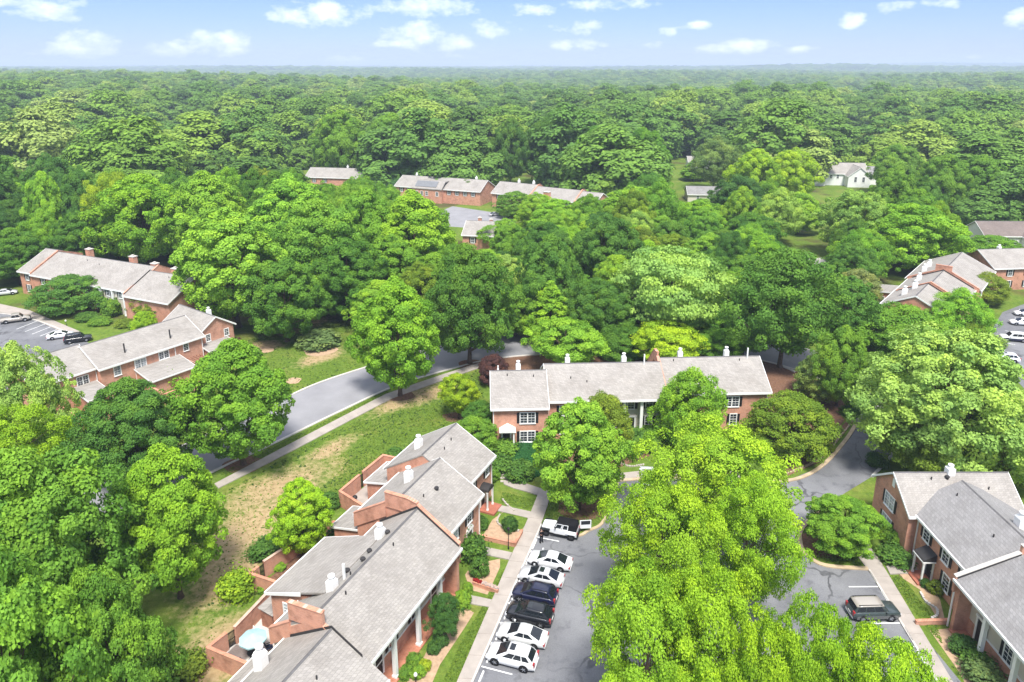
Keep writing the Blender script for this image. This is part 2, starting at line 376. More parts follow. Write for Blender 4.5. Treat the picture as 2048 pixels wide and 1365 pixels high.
def smooth_line(pts, n=6):
    """Catmull-Rom through points"""
    P = [np.array(p, float) for p in pts]; P = [2*P[0]-P[1]] + P + [2*P[-1]-P[-2]]; out = []
    for i in range(1, len(P)-2):
        for k in range(n):
            t_ = k/n; a, b, c, d = P[i-1:i+3]
            out.append(0.5*((2*b)+(-a+c)*t_+(2*a-5*b+4*c-d)*t_*t_+(-a+3*b-3*c+d)*t_**3))
    out.append(P[-2]); return [tuple(p) for p in out]
def strip(mb, line, wd, z0, z1, side=0.0):
    """a raised band along a line of ground points"""
    L = [np.array(p[:2], float) for p in line]; a = []; b = []
    for i, p in enumerate(L):
        d = L[min(i+1, len(L)-1)] - L[max(i-1, 0)]; d /= (np.linalg.norm(d)+1e-9); nrm = np.array([-d[1], d[0]])
        a.append(p + nrm*(wd/2+side)); b.append(p - nrm*(wd/2-side))
    n = len(L); vs = [(*p, z0) for p in a]+[(*p, z0) for p in b]+[(*p, z1) for p in a]+[(*p, z1) for p in b]; fs = []
    for i in range(n-1):
        fs += [(2*n+i, 3*n+i, 3*n+i+1, 2*n+i+1), (i, 2*n+i, 2*n+i+1, i+1), (n+i, n+i+1, 3*n+i+1, 3*n+i)]
    fs += [(0, n, 3*n, 2*n), (n-1, 3*n-1, 4*n-1, 2*n-1)]
    mb.add(vs, fs)
def sheet(name, pts, z, mat, kind='structure', thick=None, smoothn=0):
    P = px(pts)
    if smoothn: P = smooth_line(P + [P[0]], smoothn)[:-1]
    m = MB()
    if thick: m.prism_z(P, z-thick, z)
    else: m.add([(x, y, z) for x, y in P], [tuple(range(len(P)))])
    o = m.build(name, mat); me = o.data
    if not thick and me.polygons[0].normal.z < 0: me.flip_normals()
    return tag(o, kind=kind)
def ellipse(name, u, v, rx, ry, z, mat, seed=0):
    p = G(u, v); rr = random.Random(seed); n = 26; ph = [rr.uniform(0, 6.28) for _ in range(3)]
    P = [(p[0]+rx*(1+.08*math.sin(3*a+ph[0])+.05*math.sin(5*a+ph[1]))*math.cos(a), p[1]+ry*(1+.08*math.sin(2*a+ph[2]))*math.sin(a)) for a in [6.2832*i/n for i in range(n)]]
    m = MB(); m.add([(x, y, z) for x, y in P] + [(p[0], p[1], z+0.08)], [(i, (i+1) % n, n) for i in range(n)])
    return tag(m.build(name, mat), kind='structure')

# ------------------------------------------------------------------ the setting: ground, roads, walks
def terrain_z(x, y):
    d = np.sqrt(x*x+y*y); k = np.clip((d-420)/900, 0, 1)**1.5
    z = k*(9*np.sin(x/310+0.6)*np.cos(y/420) + 7*np.sin((x+y)/560+1.0))
    z += np.clip((d-1500)/4500, 0, 1)*22 + np.clip((d-5000)/4000, 0, 1)*14
    z += np.exp(-((x-6500)/2600)**2-((y-9300)/1500)**2)*45 + np.exp(-((x-2400)/1500)**2-((y-5200)/700)**2)*16
    return z
def ground_mesh():
    r = np.concatenate([np.linspace(0, 420, 15), np.geomspace(450, 11500, 70)]); a = np.linspace(0, 2*math.pi, 181)[:-1]
    vs = [(0, 0, 0)]; fs = []
    X = np.outer(r[1:], np.sin(a)); Y = np.outer(r[1:], np.cos(a)); Z = terrain_z(X, Y)
    vs += [tuple(p) for p in np.stack([X, Y, Z], -1).reshape(-1, 3)]
    n = len(a); fs += [(0, 1+(i+1) % n, 1+i) for i in range(n)]
    for k in range(len(r)-2):
        b = 1+k*n; c = b+n; fs += [(b+i, b+(i+1) % n, c+(i+1) % n, c+i) for i in range(n)]
    m = MB(); m.add(vs, fs); o = m.build('ground', 'lawn'); return tag(o, kind='structure')
ground_mesh()

near_edge = [(190,1065),(300,1005),(410,950),(560,880),(680,822),(790,772),(905,737),(1000,716),(1150,706),(1350,706),(1480,714),(1560,730),(1640,757)]
far_edge = [(1700,735),(1620,702),(1500,676),(1350,664),(1150,662),(1010,670),(930,684),(830,707),(730,737),(640,767),(570,798),(400,878),(300,925),(170,990)]
ne = smooth_line(px(near_edge), 5); fe = smooth_line(px(far_edge), 5)
m = MB(); P = ne + fe; m.add([(x, y, 0.02) for x, y in P], [tuple(range(len(P)))]); o = m.build('road', 'asphalt_pale'); tag(o, kind='structure')
if o.data.polygons[0].normal.z < 0: o.data.flip_normals()
m = MB(); strip(m, ne, 0.4, -0.05, 0.13, -0.2); strip(m, fe, 0.4, -0.05, 0.13, -0.2); tag(m.build('road_kerb', 'concrete_pale'), kind='structure')
LOT = [(880,1460),(945,1365),(1081,1053),(1150,1073),(1178,1062),(1204,1048),(1222,1010),(1236,965),(1300,957),(1450,960),(1573,962),(1640,935),(1690,882),(1714,845),
       (1700,806),(1745,790),(1775,830),(1785,900),(1742,955),(1660,1005),(1606,1055),(1600,1085),(1612,1110),(1650,1132),(1738,1140),(2000,1460)]
sheet('parking_lot', LOT, 0.02, 'asphalt')
sheet('parking_lot', [(-160,690),(-40,628),(40,626),(100,650),(185,690),(260,735),(120,790),(-100,860)], 0.02, 'asphalt')
sheet('parking_lot', [(1965,690),(2005,625),(2070,600),(2260,640),(2300,800),(2060,790)], 0.02, 'asphalt')
sheet('parking_lot', [(860,432),(905,413),(985,425),(1030,440),(1010,462),(880,452)], 0.02, 'asphalt_pale')
sheet('driveway_apron', [(1703,808),(1742,786),(1764,818),(1716,842)], 0.03, 'concrete_pale')
sheet('path', [(1540,535),(1590,520),(1655,515),(1720,540),(1700,556),(1640,532),(1600,537)], 0.02, 'concrete_pale')
sheet('path', [(-40,600),(60,622),(160,664),(150,676),(60,636),(-40,618)], 0.10, 'concrete', thick=0.15)
def walk(name, left, right, joint=1.5, mat='concrete', z=0.12):
    """a concrete walk built slab by slab between two edge lines"""
    A = px(left); B = px(right); m = MB()
    def resample(L, n):
        L = [np.array(p) for p in L]; d = [0]
        for i in range(1, len(L)): d.append(d[-1]+np.linalg.norm(L[i]-L[i-1]))
        return [np.array([np.interp(t_*d[-1], d, [p[k] for p in L]) for k in (0, 1)]) for t_ in np.linspace(0, 1, n)], d[-1]
    n = max(2, int(resample(A, 2)[1]/joint)+1); a, _ = resample(A, n); b, _ = resample(B, n)
    root = m2 = None
    base = MB(); base.prism_z([tuple(p) for p in a] + [tuple(p) for p in b[::-1]], -0.1, z-0.03); root = base.build(name, mat); tag(root, kind='structure')
    for i in range(n-1):
        g = 0.012; q = [a[i]+(a[i+1]-a[i])*g, a[i+1]-(a[i+1]-a[i])*g, b[i+1]-(b[i+1]-b[i])*g, b[i]+(b[i+1]-b[i])*g]
        mm = MB(); mm.prism_z([tuple(p) for p in q], z-0.04, z+random.uniform(-.004, .004)); mm.build('slab', mat, root)
    return root
walk('sidewalk', [(429,969),(590,884),(770,790),(880,752),(958,727)], [(437,978),(600,895),(780,800),(890,760),(968,734)], 2.4)
walk('sidewalk', [(895,1410),(914,1365),(1019,1120),(1060,1030),(1077,987)], [(926,1410),(945,1365),(1069,1080),(1090,1030),(1101,990)], 2.6)
walk('sidewalk', [(1672,1062),(1702,1100),(1735,1138),(1850,1326),(1900,1410)], [(1712,1062),(1745,1100),(1775,1148),(1905,1365),(1935,1415)], 2.4)
walk('path', [(1103,986),(1060,971),(1020,960),(1006,962)], [(1098,999),(1055,985),(1020,976),(1008,970)], 1.6)
walk('path', [(1066,1026),(1025,1017),(994,1011)], [(1058,1038),(1015,1028),(990,1022)], 1.6)
walk('path', [(986,1202),(950,1194),(925,1190)], [(978,1216),(940,1209),(922,1204)], 1.4)
walk('path', [(1772,1134),(1830,1131)], [(1780,1150),(1838,1148)], 1.6)
walk('path', [(1240,948),(1330,938),(1480,945)], [(1240,960),(1330,951),(1480,956)], 2.4)
walk('path', [(1024,1107),(972,1096)], [(1018,1121),(966,1110)], 1.4)
def kerb(pts, mat='concrete_pale', wd=0.35, z1=0.15, n=5, name='kerb'):
    m = MB(); strip(m, smooth_line(px(pts), n), wd, -0.05, z1); return tag(m.build(name, mat), kind='structure')
kerb([(940,1376),(1083,1050)], 'concrete_pale', 0.2)
kerb([(1085,1053),(1150,1073),(1178,1062),(1204,1048),(1222,1010),(1236,967)], 'kerb_tan')
kerb([(1240,962),(1330,957),(1450,960),(1573,963),(1640,936),(1690,883),(1714,846)], 'kerb_tan', 0.5, 0.16)
kerb([(1660,1003),(1606,1055),(1600,1085),(1612,1110),(1650,1132),(1736,1139)], 'kerb_tan', 0.5)
kerb([(1745,790),(1775,830),(1787,900),(1744,955)], 'concrete_pale')
kerb([(1738,1141),(1860,1342),(1915,1432)], 'concrete_pale', 0.2)
kerb([(160,676),(60,638),(-40,622)], 'concrete_pale', 0.3)
kerb([(1555,729),(1590,745)], 'concrete_pale', 0.4)
# low retaining wall with a mulched bed along the entrance bend
sheet('planting_bed', [(1562,958),(1640,925),(1688,868),(1712,838),(1704,832),(1676,860),(1630,908),(1560,946)], 0.02, 'mulch')
sheet('mulch_bed', [(1500,905),(1540,940),(1600,930),(1660,880),(1690,840),(1650,800),(1560,760),(1520,800)], 0.008, 'mulch')
sheet('mulch_bed', [(1525,700),(1600,745),(1700,790),(1700,830),(1600,800),(1530,770)], 0.012, 'mulch')
sheet('mulch_bed', [(960,740),(1040,700),(1250,690),(1320,706),(1520,715),(1500,735),(1240,728),(985,745)], 0.008, 'mulch')
for i, (u, v, rx, ry, mt) in enumerate([(587,762,1.3,1.3,'mulch_pale'),(640,702,3.2,2.4,'mulch_pale'),(912,834,2.0,1.7,'mulch'),(1162,1016,3.0,2.6,'mulch'),(1648,1092,2.8,2.4,'mulch'),
                                        (340,935,2.2,1.8,'mulch'),(487,930,2.6,2.2,'mulch'),(612,1108,2.2,2.0,'mulch'),(942,729,2.4,2.2,'mulch'),(800,792,2.4,2.0,'mulch'),(530,700,1.8,1.6,'mulch_pale')]):
    ellipse('tree_ring', u, v, rx, ry, 0.03, mt, i)
sheet('planting_bed', [(985,1040),(1015,1018),(1050,1050),(1032,1085),(962,1078)], 0.02, 'mulch_pale')
sheet('planting_bed', [(930,1215),(880,1250),(845,1320),(790,1400),(850,1400),(880,1330),(930,1255),(948,1226)], 0.015, 'mulch_pale')
sheet('planting_bed', [(945,1130),(1000,1118),(1000,1135),(975,1190),(940,1180),(930,1150)], 0.015, 'mulch_pale')
sheet('planting_bed', [(1760,1095),(1790,1085),(1840,1130),(1880,1200),(1892,1250),(1870,1230),(1840,1180),(1795,1150)], 0.015, 'mulch_pale')
sheet('planting_bed', [(1860,1262),(1915,1255),(1945,1330),(2010,1420),(1960,1420),(1915,1340)], 0.015, 'mulch_pale')
sheet('grass_bed', [(1018,1022),(1048,1026),(1054,1040),(1040,1062),(1012,1056),(995,1044),(1000,1030)], 0.06, 'lawn', thick=0.1, smoothn=4)
sheet('planting_bed', [(1070,905),(1140,900),(1290,890),(1300,912),(1240,935),(1100,935)], 0.012, 'mulch')
# parking lines and concrete wheel stops
def line(u0, v0, u1, v1, wd=0.13, z=0.026):
    a, b = G(u0, v0)[:2], G(u1, v1)[:2]; m = MB(); d = (b-a)/np.linalg.norm(b-a); n_ = np.array([-d[1], d[0]])*wd/2
    m.add([(*(a+n_), z), (*(a-n_), z), (*(b-n_), z), (*(b+n_), z)], [(0, 1, 2, 3)]); o = m.build('parking_line', 'line_white')
    if o.data.polygons[0].normal.z < 0: o.data.flip_normals()
    return tag(o, kind='structure')
E17 = np.array([math.sin(R(17.4)), math.cos(R(17.4))]); N17 = np.array([math.sin(R(107.4)), math.cos(R(107.4))])
L0 = G(963, 1333.5)[:2]; L1 = G(1069, 1073.6)[:2]; step = (L1-L0)/7.0
def world_line(a, b, wd=0.13, z=0.026, mat='line_white', name='parking_line'):
    d = (b-a)/np.linalg.norm(b-a); n_ = np.array([-d[1], d[0]])*wd/2; m = MB()
    m.add([(*(a+n_), z), (*(a-n_), z), (*(b-n_), z), (*(b+n_), z)], [(0, 1, 2, 3)]); o = m.build(name, mat)
    if o.data.polygons[0].normal.z < 0: o.data.flip_normals()
    return tag(o, kind='structure')
for k in range(-2, 8):
    a = L0 + step*k; world_line(a, a + N17*2.9)
wsp = MB(); wsp.prism_x([(-.09, 0), (.09, 0), (.06, .13), (-.06, .13)], -.85, .85); ws_me = wsp.mesh('wheel_stop', 'line_white')
def wheel_stop(p, rz, label, group):
    o = link('wheel_stop', ws_me, None, (p[0], p[1], 0.02), (0, 0, rz)); tag(o, label, 'wheel stop', group); return o
for k in range(-2, 7):
    p = L0 + step*(k+0.5) + N17*0.35; wheel_stop(p, R(90-17.4), 'white concrete wheel stop at the head of the long row of parked cars', 'wheel stops along the row of cars')
CR = (G(1700, 1172)[:2], G(1756, 1175)[:2]); CS = (G(1810,1247)[:2]-G(1748,1173)[:2])
cdir = np.array([math.sin(R(-1.5)), math.cos(R(-1.5))])
for (u, v, w_) in ((1757,1174,3.1),(1806,1247,3.0),(1833,1294,3.0),(1868,1345,3.0)):
    b = G(u, v)[:2]; world_line(b - np.array([w_, 0.02]), b)
for (u, v) in ((1746,1155),(1770,1196),(1817,1270),(1843,1318)):
    p = G(u, v)[:2]; wheel_stop(p, R(86), 'white concrete wheel stop beside the walk of the grey-roofed brick row house', 'wheel stops before the grey-roofed row house')
for (a, b) in (((33,659),(76,642)),((50,664),(92,648)),((64,669),(107,652)),((80,673),(118,658)),((141,690),(175,677))): line(*a, *b, 0.14)
for (a, b) in (((2010,662),(2045,668)),((1994,683),(2030,690)),((1988,697),(2010,702))): line(*a, *b, 0.16)

# ------------------------------------------------------------------ foliage meshes
def quads_mesh(name, C, Nn, S, leafcol, mat, diamond=True, rng=RNG):
    """many small leaf faces: centres C, normals Nn, sizes S"""
    n = len(C); Nn = Nn/(np.linalg.norm(Nn, axis=1, keepdims=True)+1e-9)
    rv = rng.normal(size=(n, 3)); A = np.cross(Nn, rv); A /= (np.linalg.norm(A, axis=1, keepdims=True)+1e-9); B = np.cross(Nn, A)
    asp = rng.uniform(0.55, 0.9, (n, 1)); S = S[:, None]; bend = Nn*S*rng.uniform(-.25, .1, (n, 1))
    V = np.stack([C + A*S*0.62, C + B*S*0.62*asp + bend, C - A*S*0.62, C - B*S*0.62*asp + bend], 1).reshape(-1, 3)
    me = bpy.data.meshes.new(name); me.vertices.add(4*n); me.vertices.foreach_set('co', V.astype(np.float32).ravel())
    me.loops.add(4*n); me.loops.foreach_set('vertex_index', np.arange(4*n, dtype=np.int32))
    me.polygons.add(n); me.polygons.foreach_set('loop_start', np.arange(0, 4*n, 4, dtype=np.int32)); me.polygons.foreach_set('loop_total', np.full(n, 4, np.int32))
    at = me.attributes.new('leaf', 'FLOAT_COLOR', 'POINT')
    cc = np.concatenate([np.repeat(leafcol, 4, 0), np.ones((4*n, 2))], 1).astype(np.float32); at.data.foreach_set('color', cc.ravel())
    me.materials.append(MATS[mat]); me.update(calc_edges=True); me.validate(); return me
def env_round(t): return np.sqrt(np.clip(1-(2*t-1)**2, 0, 1))**0.8
def env_dome(t): return np.clip(np.where(t < .32, .62+.38*np.sin(t/.32*np.pi/2), np.sqrt(np.clip(1-((t-.32)/.70)**2, 0, 1))), 0, 1)
def env_oval(t): return np.clip(np.where(t < .38, .45+.55*np.sin(t/.38*np.pi/2), np.cos((t-.38)/.62*np.pi/2)**.72), 0, 1)
def env_cone(t): return np.clip(np.where(t < .2, .55+.45*t/.2, (1-(t-.2)/.8)**.75), 0, 1)
def env_spread(t): return np.clip(np.where(t < .6, .5+.5*np.sin(t/.6*np.pi/2), np.sqrt(np.clip(1-((t-.6)/.42)**2, 0, 1))), 0, 1)
def crown_mesh(name, seed, env, R0, zb, zt, ncl, cr, nleaf, ls, flat=0.75, lobes=0.22, mat='leaves', up=0.35, jit=0.55, droop=0.0, fill=0.2, spiky=0.0, rough=0.10):
    g = np.random.default_rng(seed); ph = g.uniform(0, 6.28, 8); am = g.uniform(.3, 1, 8)
    def lob(a, t): return 1 + lobes*(am[0]*np.sin(2*a+ph[0]+2*t)+am[1]*np.sin(3*a+ph[1]-3*t)+am[2]*np.sin(5*a+ph[2]+5*t))/1.8
    C = []; CR_ = []
    # even spread of clumps over the envelope, weighted by its area
    tt = np.linspace(0, 1, 200); wgt = env(tt)+.12; cdf = np.cumsum(wgt); cdf /= cdf[-1]
    for i in range(ncl):
        t_ = np.interp((i+g.uniform(0, 1))/ncl, cdf, tt); a = i*2.39996 + g.uniform(-.5, .5)
        inner = g.uniform() < fill
        rc = cr*float(np.clip(g.lognormal(0, .30), .55, 1.9)); e = env(np.array(t_))*R0*lob(a, t_)
        rad = max(0, e - rc*g.uniform(.55, 1.0)) * (g.uniform(.3, .8) if inner else np.clip(1.0+g.normal()*rough, .6, 1.22))
        z = zb + (zt-zb)*t_; z = min(z, zt-rc*flat*.8) if g.uniform() < .8 else z
        C.append((rad*math.cos(a), rad*math.sin(a), z + g.normal()*0.02*(zt-zb))); CR_.append(rc)
    C = np.array(C); CR_ = np.array(CR_); cen = np.array([0, 0, zb+(zt-zb)*.42])
    P = []; NN = []; SS = []; LC = []
    for c, rc in zip(C, CR_):
        k = int(nleaf*(rc/cr)**2*g.uniform(.8, 1.2)); out = c-cen; out = out/(np.linalg.norm(out)+1e-6)
        d = g.normal(size=(k, 3)); d /= np.linalg.norm(d, axis=1, keepdims=True)
        d = d + out*.55 + np.array([0, 0, .35]); d /= np.linalg.norm(d, axis=1, keepdims=True)
        rr = rc*(g.uniform(.62, 1.0, (k, 1)) + spiky*np.abs(g.normal(size=(k, 1))))
        ell = np.array([1.15, 1.15, flat])
        p = c + d*rr*ell; p[:, 2] -= droop*np.linalg.norm(p[:, :2]-c[:2], axis=1)
        P.append(p); NN.append(d*.8 + out*.25 + np.array([0, 0, up]) + g.normal(size=(k, 3))*jit); SS.append(ls*g.uniform(.7, 1.35, k))
        LC.append(np.stack([np.clip(g.beta(2.2, 2.2, k), 0, 1), np.full(k, g.uniform())], 1))
    me = quads_mesh(name, np.concatenate(P), np.concatenate(NN), np.concatenate(SS), np.concatenate(LC), mat, rng=g)
    return me, C
def trunk_mesh(name, seed, C, zb, zt, r0):
    g = random.Random(seed); m = MB(); pts = [(0, 0, -.3)]; x = y = 0
    zs = [0.4, zb*.6, zb, zb+(zt-zb)*.3, zb+(zt-zb)*.6, zb+(zt-zb)*.85]; rs = [r0*1.0, r0*.8, r0*.72, r0*.55, r0*.3, r0*.08]
    pr = r0*1.6
    for z, r in zip(zs, rs):
        x += g.uniform(-.12, .12)*zb*.35; y += g.uniform(-.12, .12)*zb*.35
        m.tube(pts[-1], (x, y, z), pr, r, 9, False); pts.append((x, y, z)); pr = r
    idx = list(range(len(C))); g.shuffle(idx)
    for i in idx[:26]:
        c = C[i]; j = g.choice([2, 3, 3, 4, 4]); s = pts[min(j, len(pts)-1)]
        if c[2] < s[2]: s = pts[2]
        mid = ((s[0]*.45+c[0]*.55), (s[1]*.45+c[1]*.55), s[2]*.55+c[2]*.45+.3)
        m.tube(s, mid, r0*.30, r0*.17, 6, False); m.tube(mid, tuple(c), r0*.17, r0*.05, 5, False)
    return m.mesh(name, 'bark', True)
PROTO = {}
def proto(kind, seed, env, R0, zb, zt, r0, **kw):
    cm, C = crown_mesh('crown_'+kind, seed, env, R0, zb, zt, **kw)
    tm = trunk_mesh('trunk_'+kind, seed, C, zb, zt, r0)
    co = np.empty(len(cm.vertices)*3, np.float32); cm.vertices.foreach_get('co', co); co = co.reshape(-1, 3)
    R1 = float(np.percentile(np.hypot(co[:, 0], co[:, 1]), 97)); z1 = float(np.percentile(co[:, 2], 99.3))
    PROTO.setdefault(kind, []).append((cm, tm, R1, z1))
for s in (1, 2, 3): proto('oak', s, env_dome, 6.5, 2.6, 14, .38, ncl=330, cr=.86, nleaf=185, ls=.215, flat=.85, lobes=.28, jit=.5, up=.25, rough=.14)
for s in (4, 5): proto('maple', s, env_oval, 5.2, 2.2, 14, .30, ncl=330, cr=.68, nleaf=150, ls=.20, flat=.9, lobes=.19, jit=.5, up=.25, rough=.13)
for s in (6, 7): proto('locust', s, env_spread, 6.5, 4.0, 14, .30, ncl=165, cr=.98, nleaf=330, ls=.185, flat=.78, lobes=.50, jit=.5, up=.22, fill=.10, spiky=.17, rough=.27)
for s in (8,): proto('spread', s, env_spread, 5.5, 2.2, 8, .22, ncl=140, cr=.82, nleaf=190, ls=.20, flat=.40, lobes=.28, jit=.6, spiky=.2, rough=.14)
for s in (9, 10): proto('round', s, env_dome, 4.2, 0.9, 7.4, .20, ncl=300, cr=.54, nleaf=110, ls=.155, flat=.72, lobes=.15, jit=.55, spiky=.15, rough=.12)
for s in (12,): proto('puff', s, env_dome, 7.0, 2.4, 14, .36, ncl=430, cr=.74, nleaf=140, ls=.215, flat=.9, lobes=.30, jit=.6, rough=.14)
for s in (13,): proto('cone', s, env_cone, 3.6, 1.2, 11, .22, ncl=190, cr=.55, nleaf=115, ls=.18, flat=.8, lobes=.15)
for s in (14, 15): proto('open', s, env_oval, 6.0, 3.0, 14, .30, ncl=240, cr=.84, nleaf=170, ls=.21, flat=.8, lobes=.36, jit=.55, fill=.2, spiky=.18, rough=.19)
def bush_mesh(seed, ncl=42, cr=.34, nleaf=60, ls=.13, env=env_dome, mat='leaves', lobes=.12, spiky=0.1):
    return crown_mesh('bush', seed, env, 1.0, 0.02, 1.5, ncl, cr, nleaf, ls, .8, lobes, mat, fill=.15, spiky=spiky)[0]
BUSH = [bush_mesh(21), bush_mesh(22), bush_mesh(23, 60, .26, 60, .12, env_round), bush_mesh(24, 40, .4, 60, .17, spiky=.5)]
# crowns for the far wood, seen from 400 m on
WOODC = [crown_mesh('wood_crown', 40+i, env_dome if i % 2 else env_oval, 6.0, 1.0, 14, 80, 1.3, 120, .42, .88, .26, 'leaves_wood', jit=.25, rough=.1)[0] for i in range(5)]

COLS = dict(lime=(.262, .405, .030), bright=(.205, .365, .040), mid=(.148, .285, .038), dark=(.098, .205, .036), deep=(.066, .150, .034), pale=(.265, .390, .090),
            olive=(.175, .250, .032), yellow=(.310, .415, .030), grey=(.165, .245, .080), cream=(.330, .450, .125), blue=(.085, .185, .066), rust=(.215, .240, .050), plum=(.120, .055, .060), tan=(.21, .24, .090))
TREES = []          # footprints (x, y, r)
def place_tree(pos, width, height, kind, ck, label, group=None, cat='tree', name='tree', rng=random, sq=1.0):
    v = PROTO[kind]; cm, tm, R0, zt = v[rng.randrange(len(v))]
    e = empty(name, (pos[0], pos[1], pos[2] if len(pos) > 2 else 0.0), rng.uniform(0, 6.28)); e.scale = (width/(2*R0), width/(2*R0)*sq, height/zt)
    tag(e, label, cat, group)
    link('trunk', tm, e); c = link('crown', cm, e)
    b = COLS[ck]; k = rng.uniform(.92, 1.1); c.color = (min(.5, b[0]*k*1.10*rng.uniform(.93, 1.08)), min(.55, b[1]*k*1.16), b[2]*k*rng.uniform(.85, 1.15), 1)
    TREES.append((pos[0], pos[1], width/2)); return e
def top_gap(u, vtop, x, y, h_, a):
    """how far the crown (an ellipsoid) stands above the sight line through its seen top"""
    r = ray(u, vtop); th = math.atan2(-r[2], r[1]); b = h_*.46; zc = h_*.56
    zl = H + r[2]*(y/r[1]); return math.sqrt((a*math.sin(th))**2+(b*math.cos(th))**2) - (zl-zc)*math.cos(th)
def tree(u, vtop, wpx, kind, ck, label, vb=None, h=None, group=None, name='tree'):
    def atbase(p):
        lo_, hi_ = 1.5, 45.0
        for _ in range(40):
            m_ = (lo_+hi_)/2; wd = wpx*depth((p[0], p[1], m_*.6))/F
            if top_gap(u, vtop, p[0], p[1], m_, wd/2*.93) > 0: hi_ = m_
            else: lo_ = m_
        return m_, wd
    def solve(h_):
        lo_, hi_ = 20.0, 900.0; r = ray(u, vtop)
        for _ in range(50):
            y = (lo_+hi_)/2; x = r[0]*y/r[1]; wd = wpx*depth((x, y, h_*.6))/F
            if top_gap(u, vtop, x, y, h_, wd/2*.93) > 0: hi_ = y
            else: lo_ = y
        return (x, y), wd
    if vb is not None: p = G(u, vb); h_, wd = atbase(p)
    else:
        h_ = h; p, wd = solve(h_)
        while wd > 24 and h_ < 23: h_ += 0.5; p, wd = solve(h_)
    if DEBUG: print('TREE %-60s pos %.0f %.0f  h %.1f w %.1f' % (label[:60], p[0], p[1], h_, wd))
    if wd > 29:          # too wide for one crown: two of a kind side by side
        for s_ in (-1, 1): place_tree((p[0]+s_*wd*.24, p[1]+s_*2.5, 0), wd*.62, h_*(1 if s_ < 0 else .95), kind, ck, label + (', the taller of the pair' if s_ < 0 else ', the lower of the pair'))
        return
    return place_tree((p[0], p[1], 0), wd, h_, kind, ck, label, group)
DEBUG = False
